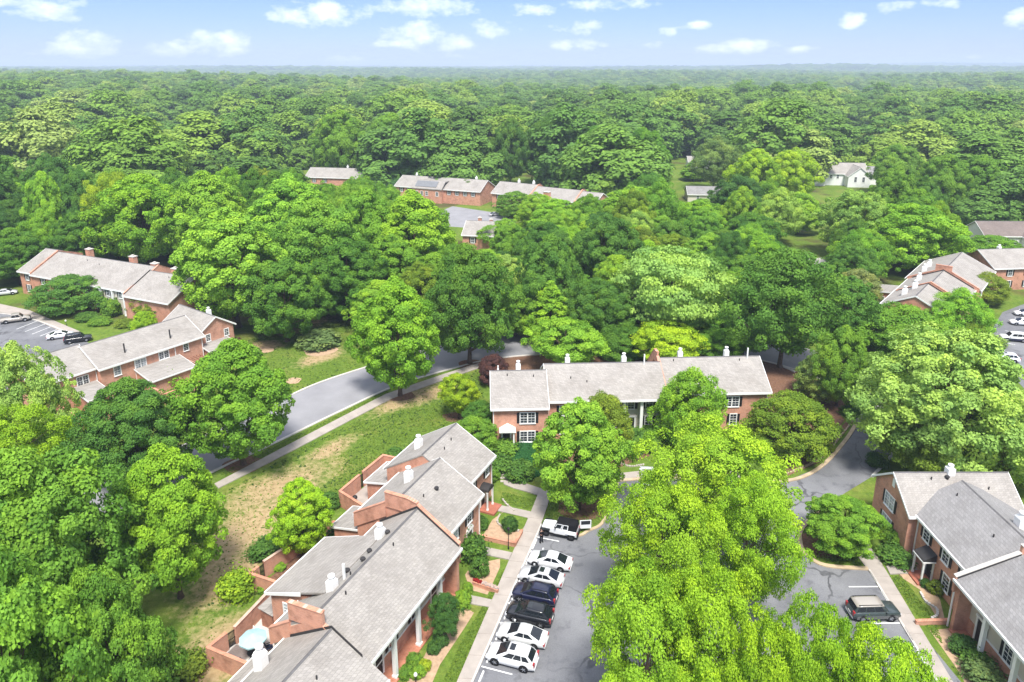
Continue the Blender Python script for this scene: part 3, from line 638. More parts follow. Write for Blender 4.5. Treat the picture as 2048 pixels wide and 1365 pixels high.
TT = [
 (120,880,400,'oak','mid','huge mid-green tree beside the garden walls of the long row house',1330,None),
 (60,1075,400,'oak','mid','mid-green tree crown beside the huge tree at the worn lawn',1640,None),
 (255,1130,230,'oak','mid','mid-green tree between the huge tree and the patio wall',1520,None),
 (362,885,215,'maple','bright','bright green oval tree standing in the worn lawn near the big leafy tree',1195,None),
 (488,676,225,'maple','mid','green street tree on the verge between road and walk, crown over the road',930,None),
 (285,752,220,'oak','dark','round green tree hiding the back of the black-flued row house',975,None),
 (62,685,200,'puff','cream','pale yellow-green tree beside the black-flued row house',945,None),
 (30,808,230,'locust','lime','lime green feathery tree below the pale tree by the black-flued row house',1010,None),
 (800,556,180,'maple','bright','tall bright green tree on the verge beside the curve of the road',792,None),
 (612,953,118,'maple','lime','small yellow-green tree by the end patio of the long row house',1112,None),
 (1156,796,190,'maple','bright','leafy green tree in the mulch ring behind the white off-road car',1020,None),
 (1205,786,118,'round','olive','olive green rounded tree against the front wall of the lot-end row house',905,None),
 (1380,736,140,'round','bright','dense green dome tree before the porch columns of the lot-end row house',895,None),
 (1578,782,176,'round','olive','wide olive green dome tree at the corner of the lot-end row house',900,None),
 (1430,844,300,'locust','lime','lime green feathery tree before the lot-end row house',1100,None),
 (1315,955,250,'locust','lime','lime green tree overhanging the lane beside the row of parked cars',1270,None),
 (1480,950,225,'locust','lime','lime green tree near the kerb bend of the entrance lane',1240,None),
 (1280,1125,310,'locust','lime','tall lime green tree shading the lane opposite the white crossover car',1520,None),
 (1400,1120,280,'locust','lime','broad lime green tree in the middle of the parking island',1520,None),
 (1600,1200,185,'locust','lime','lime green tree in the lane beside the boxy grey and green car',1580,None),
 (1500,1235,200,'locust','lime','lime green tree filling the gap between the island tree and the bays',1640,None),
 (1725,1262,240,'locust','lime','lime green tree overhanging the bays of the boxy grey and green car',1640,None),
 (1682,983,158,'oak','mid','low spreading green tree in the kerbed grass corner by the grey-roofed row',1098,None),
 (1865,655,390,'puff','cream','large cream-tipped tree behind the grey-roofed row house',940,None),
 (1832,795,178,'open','olive','yellowish olive tree beside the entrance lane',960,None),
 (1985,825,230,'open','rust','rusty olive tree behind the cross gable of the grey-roofed row',950,None),
 (1672,655,120,'oak','mid','green tree at the top of the entrance lane',812,None),
 (1640,705,110,'round','grey','greyish low tree beside the concrete apron',800,None),
 (1560,496,262,'open','dark','large dark green open tree behind the end of the lot-end row house',735,None),
 (1335,497,255,'spread','pale','wide pale green layered tree across the road behind the lot-end row house',690,None),
 (1332,643,150,'spread','yellow','small lime yellow layered tree behind the chimneys of the lot-end row house',742,None),
 (1130,638,165,'spread','bright','low layered green tree behind the roof of the lot-end row house',738,None),
 (1245,640,120,'round','dark','dark rounded tree on the mulch behind the chimneys of the lot-end row',716,None),
 (1445,632,130,'oak','mid','mid-green tree on the mulch behind the end block of the lot-end row',718,None),
 (1100,562,105,'cone','bright','bright green conical tree across the road behind the lot-end row house',690,None),
 (940,487,200,'oak','dark','dark green tree leaning over the road bend',728,None),
 (1030,572,135,'oak','mid','mid-green tree on the far side of the road bend',672,None),
 (1095,470,145,'oak','dark','dark round tree between the road bend and the far lot',660,None),
 (1210,432,155,'oak','dark','dark green dome tree in the row beyond the road',600,None),
 (1112,398,128,'maple','bright','bright green tree before the far brick row with red chimneys',485,None),
 (1262,372,155,'maple','bright','bright green tree at the inner end of the far brick row with red chimneys',480,None),
 (1392,402,125,'maple','bright','bright green tree in front of the low slate-grey roof',500,None),
 (1472,352,128,'oak','deep','deep green tree behind the pale open tree',470,None),
 (1553,378,100,'open','pale','pale slim tree beside the deep green one',490,None),
 (1540,296,175,'oak','lime','lime green dome tree before the white gabled house',412,None),
 (1708,382,170,'puff','pale','pale tufted tree above the small lawn and path',520,None),
 (1820,408,200,'oak','bright','broad green tree behind the stepped brick row',545,None),
 (1910,308,178,'oak','mid','big green dome tree behind the brown-roofed house',428,None),
 (1785,290,110,'oak','mid','green tree beside the white gabled house',390,None),
 (1722,538,95,'round','tan','brownish green small tree beside the stepped brick row',None,9),
 (1928,577,130,'open','bright','thin green tree before the roofs of the stepped brick row',None,11),
 (1812,606,190,'round','mid','wide dark-leaved tree in front of the stepped brick row',None,9),
 (1500,560,110,'oak','dark','dark tree between the two pale trees across the road',None,15),
 (1715,440,90,'oak','dark','dark tree under the pale tufted tree',None,13),
 (478,418,235,'maple','bright','tall bright green tree beside the end of the red-chimney row',655,None),
 (650,398,215,'oak','mid','large green tree in the wooded island across the road',620,None),
 (590,352,190,'maple','bright','bright green tree at the back of the wooded island',545,None),
 (830,383,185,'maple','bright','bright green tree next to the far parking lot',575,None),
 (735,380,150,'oak','mid','mid-green tree in the middle of the wooded island',575,None),
 (560,520,170,'oak','dark','dark green tree at the edge of the worn lawn',None,16),
 (690,480,170,'oak','dark','dark green tree deep in the wooded island',None,17),
 (780,470,140,'maple','mid','mid-green tree behind the tall bright street tree',None,16),
 (300,348,210,'oak','bright','bright green tree behind the red-chimney row',533,None),
 (240,346,120,'locust','yellow','yellow-green tree behind the red-chimney row',522,None),
 (430,345,170,'maple','bright','bright tree between the yellow tree and the wooded island',545,None),
 (65,306,190,'oak','dark','dark green tree beyond the lot of the red-chimney row',470,None),
 (165,420,120,'oak','dark','dark tree at the far end of the red-chimney row',None,15),
 (735,222,195,'oak','mid','very large round tree behind the hip-roofed far house',362,None),
 (875,248,110,'open','mid','loose green tree behind the far brick house with the dark roof panel',366,None),
 (1055,236,145,'oak','dark','tall dark tree behind the far brick row with red chimneys',372,None),
 (1112,219,90,'oak','dark','dark upright tree beside the tall dark tree',356,None),
 (1238,252,190,'oak','mid','large dome tree beside the tall dark trees',392,None),
 (1390,318,62,'cone','mid','small conical green tree near the far driveway',None,10),
 (1435,275,110,'open','grey','greyish tree behind the far driveway',None,18),
 (585,213,110,'oak','bright','bright dome tree standing out of the far wood',None,20),
 (935,357,58,'open','grey','small greyish tree before the far brick house with the dark roof panel',None,9),
 (1030,383,82,'round','mid','dark leafy round tree at the gable of the far brick row with red chimneys',None,9),
 (795,357,50,'round','blue','bluish round small tree at the outer end of the far brick house',None,7),
 (970,368,34,'round','plum','dark plum small tree between the two far brick houses',None,6),
 (1205,560,150,'oak','dark','dark tree just across the road behind the lot-end row house',None,13),
 (1010,438,100,'open','bright','pale green loose tree beside the far small gabled roof',None,10),
 (135,548,150,'round','dark','dark green small tree before the windows of the red-chimney row',None,7.5),
 (318,571,115,'round','olive','golden olive shrubby tree at the inner end of the red-chimney row',None,6.5),
 (918,748,80,'spread','yellow','small lime yellow tree on the slope beside the lot-end row house',838,None),
 (985,708,62,'round','plum','dark plum-leaved small tree behind the lot-end row house',None,5),
 (960,800,70,'round','dark','dark evergreen at the outer corner of the lot-end row house',860,None),
 (950,830,100,'round','mid','green small tree between the long row house and the lot-end row house',905,None),
 (1950,640,70,'round','olive','flat olive conifer-like tree beside the lot of the stepped brick row',None,6),
 (1978,545,90,'round','olive','low olive tree between the stepped brick row and the end house',None,7),
 (890,1180,80,'open','deep','thin dark green small tree before the porch of the long row house',1275,None),
 (1990,470,110,'round','mid','green small tree before the brown-roofed house',None,7),
 (20,455,130,'oak','dark','dark tree at the lot of the red-chimney row entrance',None,14),
 (285,622,50,'round','lime','small bright yellow-green tree behind the black-flued row house',None,4.5),
 (1870,750,120,'open','cream','cream green lower branches tree beside the entrance lane',None,12),
]
for (u, vt, wp, kd, ck, lb, vb, h) in TT:
    if lb: tree(u, vt, wp, kd, ck, lb, vb, h)

# ------------------------------------------------------------------ buildings
CACHE = {}
def cached(key, fn):
    if key not in CACHE: CACHE[key] = fn()
    return CACHE[key]
FACE = {'f': 0.0, 'r': math.pi/2, 'b': math.pi, 'l': -math.pi/2}
class House:
    def __init__(s, name, label, O, az, cat='house', group=None):
        s.e = empty(name, (float(O[0]), float(O[1]), 0.0), R(90-az)); tag(s.e, label, cat, group); s.tf = None
    def mb(s):
        m = MB(); m.tf = s.tf; return m
    def gable(s, x0, x1, yf, yb, ze, zr, wall='brick_red', roof='shingle_grey', ov=0.42, rk=(0.28, 0.28), yw=None, yr=None, zrear=None, ywb=None, base=-0.3, ends=True, ridge=True):
        """gabled block, ridge along local x; yf/yb eave lines of the walls, yw: wall set back behind a porch"""
        yr = (yf+yb)/2 if yr is None else yr; zre = ze if zrear is None else zrear; yw = yf if yw is None else yw; ywb = yb if ywb is None else ywb
        sf = (zr-ze)/(yr-yf); sb = (zr-zre)/(yb-yr)
        zw = min(zr-.15, ze + sf*(yw-yf)); t_ = 0.2
        s.mb().prism_x([(yw, base), (ywb, base), (ywb, zre + sb*(yb-ywb)-.02), (yr, zr-.04), (yw, zw-.02)], x0, x1).build('wall', wall, s.e)
        m = s.mb(); a, b = x0-rk[0], x1+rk[1]
        ef = (yf-ov, ze-sf*ov); eb = (yb+ov, zre-sb*ov)
        m.prism_x([ef, (yr, zr), (yr, zr+t_), (ef[0], ef[1]+t_)], a, b)
        m.prism_x([(yr, zr), eb, (eb[0], eb[1]+t_), (yr, zr+t_)], a, b)
        m.build('roof', roof, s.e)
        s.mb().box(a-.02, b+.02, ef[0]-.10, ef[0]+.03, ef[1]-.06, ef[1]+t_+.015).build('gutter', 'white_paint', s.e)
        s.mb().box(a-.02, b+.02, eb[0]-.03, eb[0]+.10, eb[1]-.06, eb[1]+t_+.015).build('gutter', 'white_paint', s.e)
        for k, xe in enumerate((a, b)):
            if rk[k] > 0.05:
                r_ = s.mb(); q0, q1 = (xe-.05, xe+.012) if k == 0 else (xe-.012, xe+.05)
                r_.prism_x([(ef[0], ef[1]-.05), (yr, zr-.05), (yr, zr+t_+.02), (ef[0], ef[1]+t_+.02)], q0, q1)
                r_.prism_x([(yr, zr-.05), (eb[0], eb[1]-.05), (eb[0], eb[1]+t_+.02), (yr, zr+t_+.02)], q0, q1)
                r_.build('rake_board', 'white_paint', s.e)
        if ridge: s.mb().prism_x([(yr-.13, zr+t_-.05), (yr+.13, zr+t_-.05), (yr, zr+t_+.045)], a, b).build('ridge_cap', 'ridge_dark', s.e)
        return lambda y: (ze + sf*(y-yf) if y < yr else zr - sb*(y-yr)) + t_
    def rz(s, face):
        a = FACE[face]
        if s.tf: 
            o = s.tf((0, 0, 0)); x = s.tf((1, 0, 0)); a += math.atan2(x[1]-o[1], x[0]-o[0])
        return a
    def at(s, x, y, z): return s.tf((x, y, z)) if s.tf else (x, y, z)
    def window(s, x, y, z, w_=1.0, h=1.5, face='f', shut=True, double=False, pane='glass_dark'):
        """window with frame, pane(s), glazing bars, sill, shutters; (x,y,z) bottom centre on the wall face"""
        rot = (0, 0, s.rz(face)); W = w_*2+.1 if double else w_
        def frame():
            m = MB(); f = .13
            m.box(-W/2-f, -W/2, -.07, 0, -f*.4, h+f); m.box(W/2, W/2+f, -.07, 0, -f*.4, h+f); m.box(-W/2, W/2, -.07, 0, h, h+f); m.box(-W/2, W/2, -.07, 0, -f*.6, 0)
            if double: m.box(-.08, .08, -.07, 0, 0, h)
            return m.mesh('window', 'white_paint')
        fr = link('window', cached(('wf', W, h, double), frame), s.e, s.at(x, y, z), rot)
        def glass(): return MB().box(-w_/2, w_/2, -.025, 0, 0, h).mesh('pane', pane)
        def bars():
            m = MB(); m.box(-w_/2, w_/2, -.05, -.026, h/2-.035, h/2+.035)
            m.box(-.016, .016, -.045, -.026, 0, h)
            for q in (.25, .75): m.box(-w_/2, w_/2, -.045, -.026, h*q-.014, h*q+.014)
            return m.mesh('muntin', 'white_paint')
        for off in ((-(w_+.1)/2, (w_+.1)/2) if double else (0,)):
            link('pane', cached(('wg', w_, h, pane), glass), fr, (off, 0, 0)); link('muntin', cached(('wb', w_, h), bars), fr, (off, 0, 0))
        link('sill', cached(('ws', W), lambda: MB().box(-W/2-.18, W/2+.18, -.13, 0, -.16, -.08).mesh('sill', 'white_paint')), fr)
        if shut:
            def sh():
                m = MB(); m.box(-.19, .19, -.045, 0, -.02, h+.05)
                for k in range(9): m.box(-.15, .15, -.06, -.045, h*(k+.5)/9-.05, h*(k+.5)/9+.03)
                return m.mesh('shutter', 'black_paint')
            for sgn in (-1, 1): link('shutter', cached(('sh', h), sh), fr, (sgn*(W/2+.13+.20), 0, 0))
        return fr
    def door(s, x, y, z, face='f', h=2.15, w_=1.0, mat='black_paint', arch=False):
        rot = (0, 0, s.rz(face))
        def fr():
            m = MB(); m.box(-w_/2-.22, -w_/2, -.09, 0, 0, h+.2); m.box(w_/2, w_/2+.22, -.09, 0, 0, h+.2); m.box(-w_/2-.3, w_/2+.3, -.12, 0, h+.2, h+.42)
            if arch: m.prism_y([(-w_/2-.25, h+.42)]+[(-(w_/2+.25)*math.cos(a), h+.42+.5*math.sin(a)) for a in np.linspace(.3, math.pi-.3, 7)]+[(w_/2+.25, h+.42)], -.1, 0)
            return m.mesh('door_frame', 'white_paint')
        d = link('door', cached(('d', w_, h, mat), lambda: MB().box(-w_/2, w_/2, -.04, 0, 0, h).box(-w_*.35, -w_*.06, -.055, -.04, h*.1, h*.42).box(w_*.06, w_*.35, -.055, -.04, h*.1, h*.42).box(-w_*.35, w_*.35, -.055, -.04, h*.5, h*.92).mesh('door', mat)), s.e, s.at(x, y, z), rot)
        link('door_frame', cached(('df', w_, h, arch), fr), d)
        link('handle', cached('dh', lambda: MB().box(-.03, .03, -.10, -.05, -.08, .08).mesh('handle', 'rim')), d, (w_*.4, 0, h*.47)); return d
    def column(s, x, y, z1, w_=0.36, z0=0.0):
        m = s.mb(); m.box(x-w_/2, x+w_/2, y-w_/2, y+w_/2, z0+.25, z1-.2); m.box(x-w_*.7, x+w_*.7, y-w_*.7, y+w_*.7, z0, z0+.25); m.box(x-w_*.65, x+w_*.65, y-w_*.65, y+w_*.65, z1-.2, z1); m.build('column', 'white_paint', s.e)
    def spout(s, x, y, z0, z1, r=.055): 
        m = s.mb(); m.box(x-r, x+r, y-r, y+r, z0, z1); m.build('downspout', 'white_paint', s.e)
    def flue(s, x, y, z0, h=1.7, w_=.8, mat='white_paint', cap='white_paint'):
        """boxed chimney with shoulders and a narrower cowl"""
        m = s.mb(); b = w_/2; q = w_*.36; m.box(x-b, x+b, y-b, y+b, z0-.8, z0+h*.72); c = m.build('chimney', mat, s.e); bevel(c, .03)
        k = s.mb(); A_ = [(x-b, y-b, z0+h*.72), (x+b, y-b, z0+h*.72), (x+b, y+b, z0+h*.72), (x-b, y+b, z0+h*.72)]; B_ = [(x-q, y-q, z0+h*.88), (x+q, y-q, z0+h*.88), (x+q, y+q, z0+h*.88), (x-q, y+q, z0+h*.88)]
        k.add(A_+B_, [(0, 1, 5, 4), (1, 2, 6, 5), (2, 3, 7, 6), (3, 0, 4, 7), (4, 5, 6, 7)]); k.build('shoulder', mat, c)
        p = s.at(x, y, 0); k = MB(); k.lathe([(q*.8, z0+h*.88), (q*.8, z0+h+.12), (q*1.12, z0+h+.14), (q*1.05, z0+h+.26), (q*.3, z0+h+.34)], p[0], p[1], 10); k.build('chimney_cap', cap, c); return c
    def brick_chimney(s, x, y, z0, h=1.5, w_=1.0, d=.8):
        c = s.mb().box(x-w_/2, x+w_/2, y-d/2, y+d/2, z0-1.5, z0+h).build('chimney', 'brick_red', s.e)
        m = s.mb(); m.box(x-w_/2-.1, x+w_/2+.1, y-d/2-.1, y+d/2+.1, z0+h, z0+h+.16); m.box(x-.25, x+.25, y-.22, y+.22, z0+h+.16, z0+h+.45); m.build('chimney_cap', 'concrete_pale', c); return c
    def vents(s, zf, pts):
        for (x, y, k) in pts:
            z = zf(y); m = s.mb()
            if k == 0: m.tube((x, y, z-.1), (x, y, z+.32), .07, .07, 8)
            elif k == 1: m.lathe([(.16, z-.1), (.16, z+.16), (.27, z+.2), (.22, z+.32), (.05, z+.36)], x, y, 10)
            else: m.box(x-.09, x+.09, y-.09, y+.09, z-.1, z+1.6)
            m.build('roof_vent', 'dark_flash' if k != 3 else 'white_paint', s.e)
    def parapet(s, x, prof, th=.3, flash=None, cope='brick_red'):
        """brick fire wall rising through the roofs; prof = top line as (y,z) from front to back"""
        lo = [(y, z-1.7) for y, z in prof]
        P = [(y, z) for y, z in prof]; poly = lo + P[::-1]
        w_ = s.mb().prism_x(poly, x-th/2, x+th/2).build('fire_wall', 'brick_red', s.e)
        m = s.mb()
        for (a, b) in zip(P[:-1], P[1:]):
            if abs(a[0]-b[0]) < .05: continue
            m.prism_x([(a[0]-.02, a[1]-.01), (b[0]+.02, b[1]-.01), (b[0]+.02, b[1]+.07), (a[0]-.02, a[1]+.07)], x-th/2-.06, x+th/2+.06)
        m.build('coping', cope, w_)
        if flash:
            k = s.mb()
            for (sx_, zf, ys) in flash:
                for (y0, y1) in zip(ys[:-1], ys[1:]):
                    k.prism_x([(y0, zf(y0)-.05), (y1, zf(y1)-.05), (y1, zf(y1)+.26), (y0, zf(y0)+.26)], x+sx_*(th/2), x+sx_*(th/2+.05)) if sx_ > 0 else k.prism_x([(y0, zf(y0)-.05), (y1, zf(y1)-.05), (y1, zf(y1)+.26), (y0, zf(y0)+.26)], x-th/2-.05, x-th/2)
            k.build('flashing', 'dark_flash', w_)
    def shed(s, x0, x1, y0, z0, y1, z1, roof='shingle_grey', wall='brick_red', ov=.3):
        """lean-to: top edge (y0,z0) at the house, low edge (y1,z1)"""
        sg = 1 if y1 > y0 else -1; sl = (z0-z1)/abs(y1-y0)
        pr = [(y0, -.3), (y1-sg*ov, -.3), (y1-sg*ov, z1+sl*ov-.02), (y0, z0-.02)]; pr = pr if sg > 0 else pr[::-1]
        s.mb().prism_x(pr, x0, x1).build('lean_to_wall', wall, s.e)
        pr = [(y0, z0), (y1, z1), (y1, z1+.16), (y0, z0+.16)]; pr = pr if sg > 0 else pr[::-1]
        r_ = s.mb().prism_x(pr, x0-.2, x1+.2).build('lean_to_roof', roof, s.e)
        g = s.mb(); a, b = sorted((y1, y1+sg*.1)); g.box(x0-.22, x1+.22, a, b, z1-.05, z1+.17)
        for xe in (x0-.26, x1+.2):
            q = [(y0, z0-.04), (y1, z1-.04), (y1, z1+.18), (y0, z0+.18)]; g.prism_x(q if sg > 0 else q[::-1], xe, xe+.06)
        g.build('gutter', 'white_paint', r_); return r_

# ---- the long row house in the foreground, ridge running away from the camera
A0 = G(789, 1361)[:2]
A = House('row_house', 'long brick row house with stepped grey roofs beside the row of parked cars', A0, 24.2, 'row house')
f4 = A.gable(-24, -4.4, -2.3, 7.3, 5.5, 8.3, rk=(.28, 0), yw=-1.0)
f3 = A.gable(-4.4, 11.7, -.1, 9.1, 5.6, 8.55, rk=(0, 0), yw=1.35, wall='cream_siding')
f2 = A.gable(11.7, 20.6, 2.0, 12.3, 5.6, 8.6, rk=(0, .2))
f1 = A.gable(20.6, 28.4, 4.3, 14.5, 5.6, 8.6, rk=(.05, .28))
# rear addition of the near block: its low roof runs out from the main slope
A.mb().prism_x([(7.6, -.3), (12.8, -.3), (12.8, 5.1), (7.6, 6.6)], -.7, 7.3).build('wall', 'brick_red', A.e)
rr = A.mb().prism_x([(6.1, 7.62), (13.2, 5.15), (13.2, 5.33), (6.1, 7.82)], -1.0, 7.6).build('addition_roof', 'shingle_grey', A.e)
A.mb().box(-1.03, 7.63, 13.2, 13.3, 5.08, 5.36).build('gutter', 'white_paint', rr)
for xq in (-1.06, 7.6): A.mb().prism_x([(8.9, 6.45), (13.2, 5.08), (13.2, 5.36), (8.9, 6.85)], xq, xq+.06).build('rake_board', 'white_paint', rr)
A.window(-.7, 10.9, 3.3, .8, 1.3, 'l', False, pane='glass_pale')
A.mb().box(-4.4, 11.6, 1.30, 1.36, -.3, 1.55).build('brick_base', 'brick_red', A.e)
A.mb().box(-4.4, 11.6, 1.24, 1.345, 1.55, 1.70).build('band', 'white_paint', A.e)
A.mb().box(-4.3, 11.6, -.35, 1.3, -.2, .14).build('porch_floor', 'brick_paver', A.e)
for x in (-3.9, .3, 4.2, 8.2): A.column(x, .05, 5.45, z0=.1)
A.mb().box(11.2, 11.69, -.15, 1.4, -.3, 5.5).build('brick_pier', 'brick_red', A.e)
for x in (-2.4, 1.7, 5.4): A.window(x, 1.3, 1.75, .95, 1.7)
for x in (-2.4, 1.7, 5.4, 9.3): A.window(x, 1.35, 4.15, .9, 1.15)
A.door(9.0, 1.3, .14); A.door(-.4, 1.3, .14)
for x in (-13, -9.5, -6.4): A.window(x, -1.0, 3.6, 1.0, 1.5); A.window(x, -1.0, 1.0, 1.0, 1.5)
A.window(14.4, 2.0, 3.5, .85, 1.5, double=True, pane='glass_pale'); A.door(18.0, 2.0, .15, arch=True)
A.window(14.2, 2.0, .8, .85, 1.5, double=True); A.window(18.0, 2.0, 3.6, .9, 1.4)
A.window(22.9, 4.3, 3.6, .8, 1.45, double=True, pane='glass_pale'); A.window(27.0, 4.3, 3.7, .8, 1.4); A.window(23.0, 4.3, .9, .8, 1.5, double=True); A.door(25.7, 4.3, .3)
A.spout(20.3, 1.95, .1, 5.3); A.spout(28.2, 4.25, .1, 5.3); A.spout(20.85, 4.2, .1, 5.3)
for c in ((23.9, 12.0, 1.4), (16.4, 8.6, 1.5), (7.2, 6.0, 1.3), (-.6, 5.6, 1.2)):
    A.flue(c[0], c[1], (f1 if c[0] > 21 else f2 if c[0] > 12 else f3)(c[1]), c[2])
A.flue(-8.0, 6.9, f4(6.9), 1.9, .85)
A.vents(f3, [(4.6, 5.4, 1), (1.9, 5.9, 1), (3.2, 5.1, 1), (7.6, 5.4, 1), (1.1, 4.9, 0), (2.2, 6.3, 0), (-.9, 3.9, 0), (6.2, 3.8, 0), (.6, 5.2, 3)])
A.vents(f2, [(16.6, 5.2, 1), (14.6, 5.6, 0)]); A.vents(f1, [(23.6, 8.2, 0), (25.6, 8.4, 0)]); A.vents(f4, [(-8.3, 1.0, 0)])
# fire walls between the blocks, stepped up at the ridge
A.parapet(-4.4, [(-.4, f3(-.4)+.22), (3.4, f3(3.4)+.25), (3.4, 9.55), (7.0, 9.35), (7.0, f3(7.0)+.28), (9.4, f3(9.4)+.22)], flash=[(-1, lambda y: f4(y), (-.4, 2.5)), (-1, lambda y: f4(y), (2.5, 7.0))])
A.mb().prism_x([(2.5, 6.2), (9.05, 4.6), (9.05, 5.6), (4.5, 8.4)], -4.52, -4.42).build('fire_wall_face', 'brick_red', A.e)
A.parapet(11.7, [(-.3, f3(-.3)+.28), (4.5, f3(4.5)+.35), (4.5, 9.25), (5.6, 9.55), (8.4, 9.55), (8.4, f2(8.4)+.3), (12.6, f2(12.6)+.22)], flash=[(-1, lambda y: f3(y), (-.3, 4.5)), (-1, lambda y: f3(y), (4.5, 9.2))])
A.mb().prism_x([(9.4, 7.55), (12.25, 5.9), (12.25, f2(12.2)-.15), (9.4, f2(9.4)-.2)], 20.48, 20.58).build('gable_face', 'brick_red', A.e)
# entrance hood with curved black metal roof
hd = A.mb(); hd.prism_y([(24.9, 2.75), (26.5, 2.75)] + [(25.7+.8*math.cos(a), 2.8+.5*math.sin(a)) for a in np.linspace(0.05, math.pi-.05, 9)], 3.1, 4.3); hd.build('door_hood', 'dark_flash', A.e)
for x in (25.0, 26.4): A.column(x, 3.25, 2.75, .16, .2)
A.mb().box(24.6, 26.8, 2.2, 4.3, -.1, .24).build('door_step', 'red_step', A.e)
A.mb().box(17.0, 19.0, .9, 2.0, -.1, .16).build('door_step', 'red_step', A.e)
# lean-to sheds behind
A.shed(11.9, 15.6, 12.3, 3.6, 16.0, 2.9); A.shed(20.8, 25.4, 14.5, 3.4, 18.0, 2.7); A.shed(-12.0, -5.2, 7.3, 3.4, 10.8, 2.7)
# ---- garden walls behind the long row
def garden_wall(label, hs, pts, h=1.9, name='garden_wall', mat='brick_red', th=.26, gates=()):
    """brick wall along local points of a house frame; one thing with its straight lengths as parts"""
    e = empty(name, hs.e.location, hs.e.rotation_euler.z); tag(e, label, 'garden wall')
    for i, (a, b) in enumerate(zip(pts[:-1], pts[1:])):
        if i in gates: continue
        a = np.array(a, float); b = np.array(b, float); d = (b-a)/np.linalg.norm(b-a); n_ = np.array([-d[1], d[0]])*th/2; a2 = a-d*th*.5*0.98; b2 = b+d*th*.5*0.98
        hh = h + .013*i
        w_ = MB().prism_z([tuple(a2-n_), tuple(b2-n_), tuple(b2+n_), tuple(a2+n_)], -.2, hh).build('wall_length', mat, e); n2 = n_*1.25
        MB().prism_z([tuple(a2-n2), tuple(b2-n2), tuple(b2+n2), tuple(a2+n2)], hh-.01, hh+.07).build('coping', 'brick_red', w_)
    return e
garden_wall('brick patio wall around the aqua umbrella behind the long row house', A, [(-5.3, 11.4), (-5.4, 16.1), (-3.6, 15.9), (-2.6, 15.7), (3.2, 16.2), (3.4, 13.5)], gates=(2,))
garden_wall('brick wall round the small mulched yard behind the long row house', A, [(3.5, 16.5), (3.4, 19.7), (4.4, 19.7), (5.4, 19.7), (10.6, 18.7)], gates=(2,))
garden_wall('tall brick patio wall with gate at the far end of the long row house', A, [(16.6, 13.0), (18.7, 20.2), (22.5, 20.2), (23.4, 20.2), (27.7, 20.1), (28.0, 14.8)], 2.1, gates=(2,))
def local_patch(hs, pts, z, mat, name='patio'):
    a = hs.e.rotation_euler.z; ca, sa = math.cos(a), math.sin(a); ox, oy = hs.e.location.x, hs.e.location.y
    m = MB(); P = [(ox+x*ca-y*sa, oy+x*sa+y*ca) for x, y in pts]; m.prism_z(P, z-.12, z); return tag(m.build(name, mat), kind='structure')
def wpt(hs, x, y, z=0.0):
    a = hs.e.rotation_euler.z; ca, sa = math.cos(a), math.sin(a); return (hs.e.location.x+x*ca-y*sa, hs.e.location.y+x*sa+y*ca, z)
local_patch(A, [(-5.2, 9.1), (-5.3, 16), (3.1, 16.1), (3.3, 12.8), (-1, 12.8), (-1, 9.1)], .06, 'concrete_pale')
local_patch(A, [(18.8, 14.5), (18.9, 20.1), (27.5, 20.0), (27.8, 14.6)], .05, 'concrete')
local_patch(A, [(12, 16.1), (12, 19.5), (16, 19.3), (16.5, 16.1)], .05, 'brick_paver')
local_patch(A, [(3.6, 13.3), (3.6, 19.5), (10.4, 18.6), (10.2, 13.4)], .03, 'mulch')

# ---- the lot-end row house, facing the camera
B = House('row_house', 'brick row house with white porch columns standing across the end of the lot', G(986, 896)[:2], 87.5, 'row house')
b1 = B.gable(0, 7.8, .1, 10.8, 6.2, 9.2, rk=(.28, .12)); b2 = B.gable(7.8, 25.2, 2.0, 12.8, 6.2, 9.3, rk=(.1, 0), yw=3.4, wall='cream_siding'); b3 = B.gable(25.2, 40.6, 3.6, 14.2, 6.2, 9.3, rk=(0, .3))
B.mb().box(7.85, 13.6, 2.1, 3.38, -.3, 6.1).build('wall', 'brick_red', B.e)
for z in (3.75, .85): B.window(4.9, .1, z, .95, 1.55, double=True)
B.door(1.9, .1, .5, arch=False)
for x in (14.2, 16.6, 19.0, 21.5, 24.2): B.column(x, 2.2, 6.0, .42, .1)
for x in (17.6, 20.2, 22.9): B.window(x, 3.4, 3.9, .9, 1.5); 
for x in (17.6, 22.9): B.window(x, 3.4, .9, .95, 1.7)
B.door(20.3, 3.4, .2)
for x in (10.7,): B.window(x, 2.1, 3.75, .95, 1.5, double=True); B.window(x, 2.1, .9, .95, 1.5, double=True)
for x in (28.4, 35.2): B.window(x, 3.6, 3.85, .95, 1.5, double=True)
for x in (28.4, 35.6): B.window(x, 3.6, .95, .9, 1.6)
B.door(31.8, 3.6, .3)
B.spout(.12, .04, .1, 6.0); B.spout(7.95, 1.95, .1, 6.0); B.spout(40.4, 3.55, .1, 6.0)
for (x, y, h, ff) in ((3.9, 7.0, 1.4, b1), (11.4, 8.6, 1.3, b2), (20.0, 8.8, 1.4, b2), (29.0, 10.2, 1.4, b3), (36.2, 10.2, 1.5, b3)): B.flue(x, y, ff(y), h, .72)
B.flue(.9, 6.6, b1(6.6), .6, .25)
B.parapet(25.2, [(2.0, b3(3.2)+.0), (8.9, b3(8.9)+.25), (8.9, 10.3), (10.6, 10.2), (14.6, b3(14.4)+.2)])
B.vents(b1, [(6.0, 4.4, 0), (2.2, 4.6, 0)]); B.vents(b2, [(11.5, 5.0, 0), (13.8, 4.4, 0), (22.7, 7.0, 3)]); B.vents(b3, [(27.5, 8.3, 0), (37.6, 8.2, 0), (38.9, 8.6, 3)])
B.mb().box(.7, 3.2, -1.5, .1, -.1, .52).build('door_step', 'red_step', B.e)
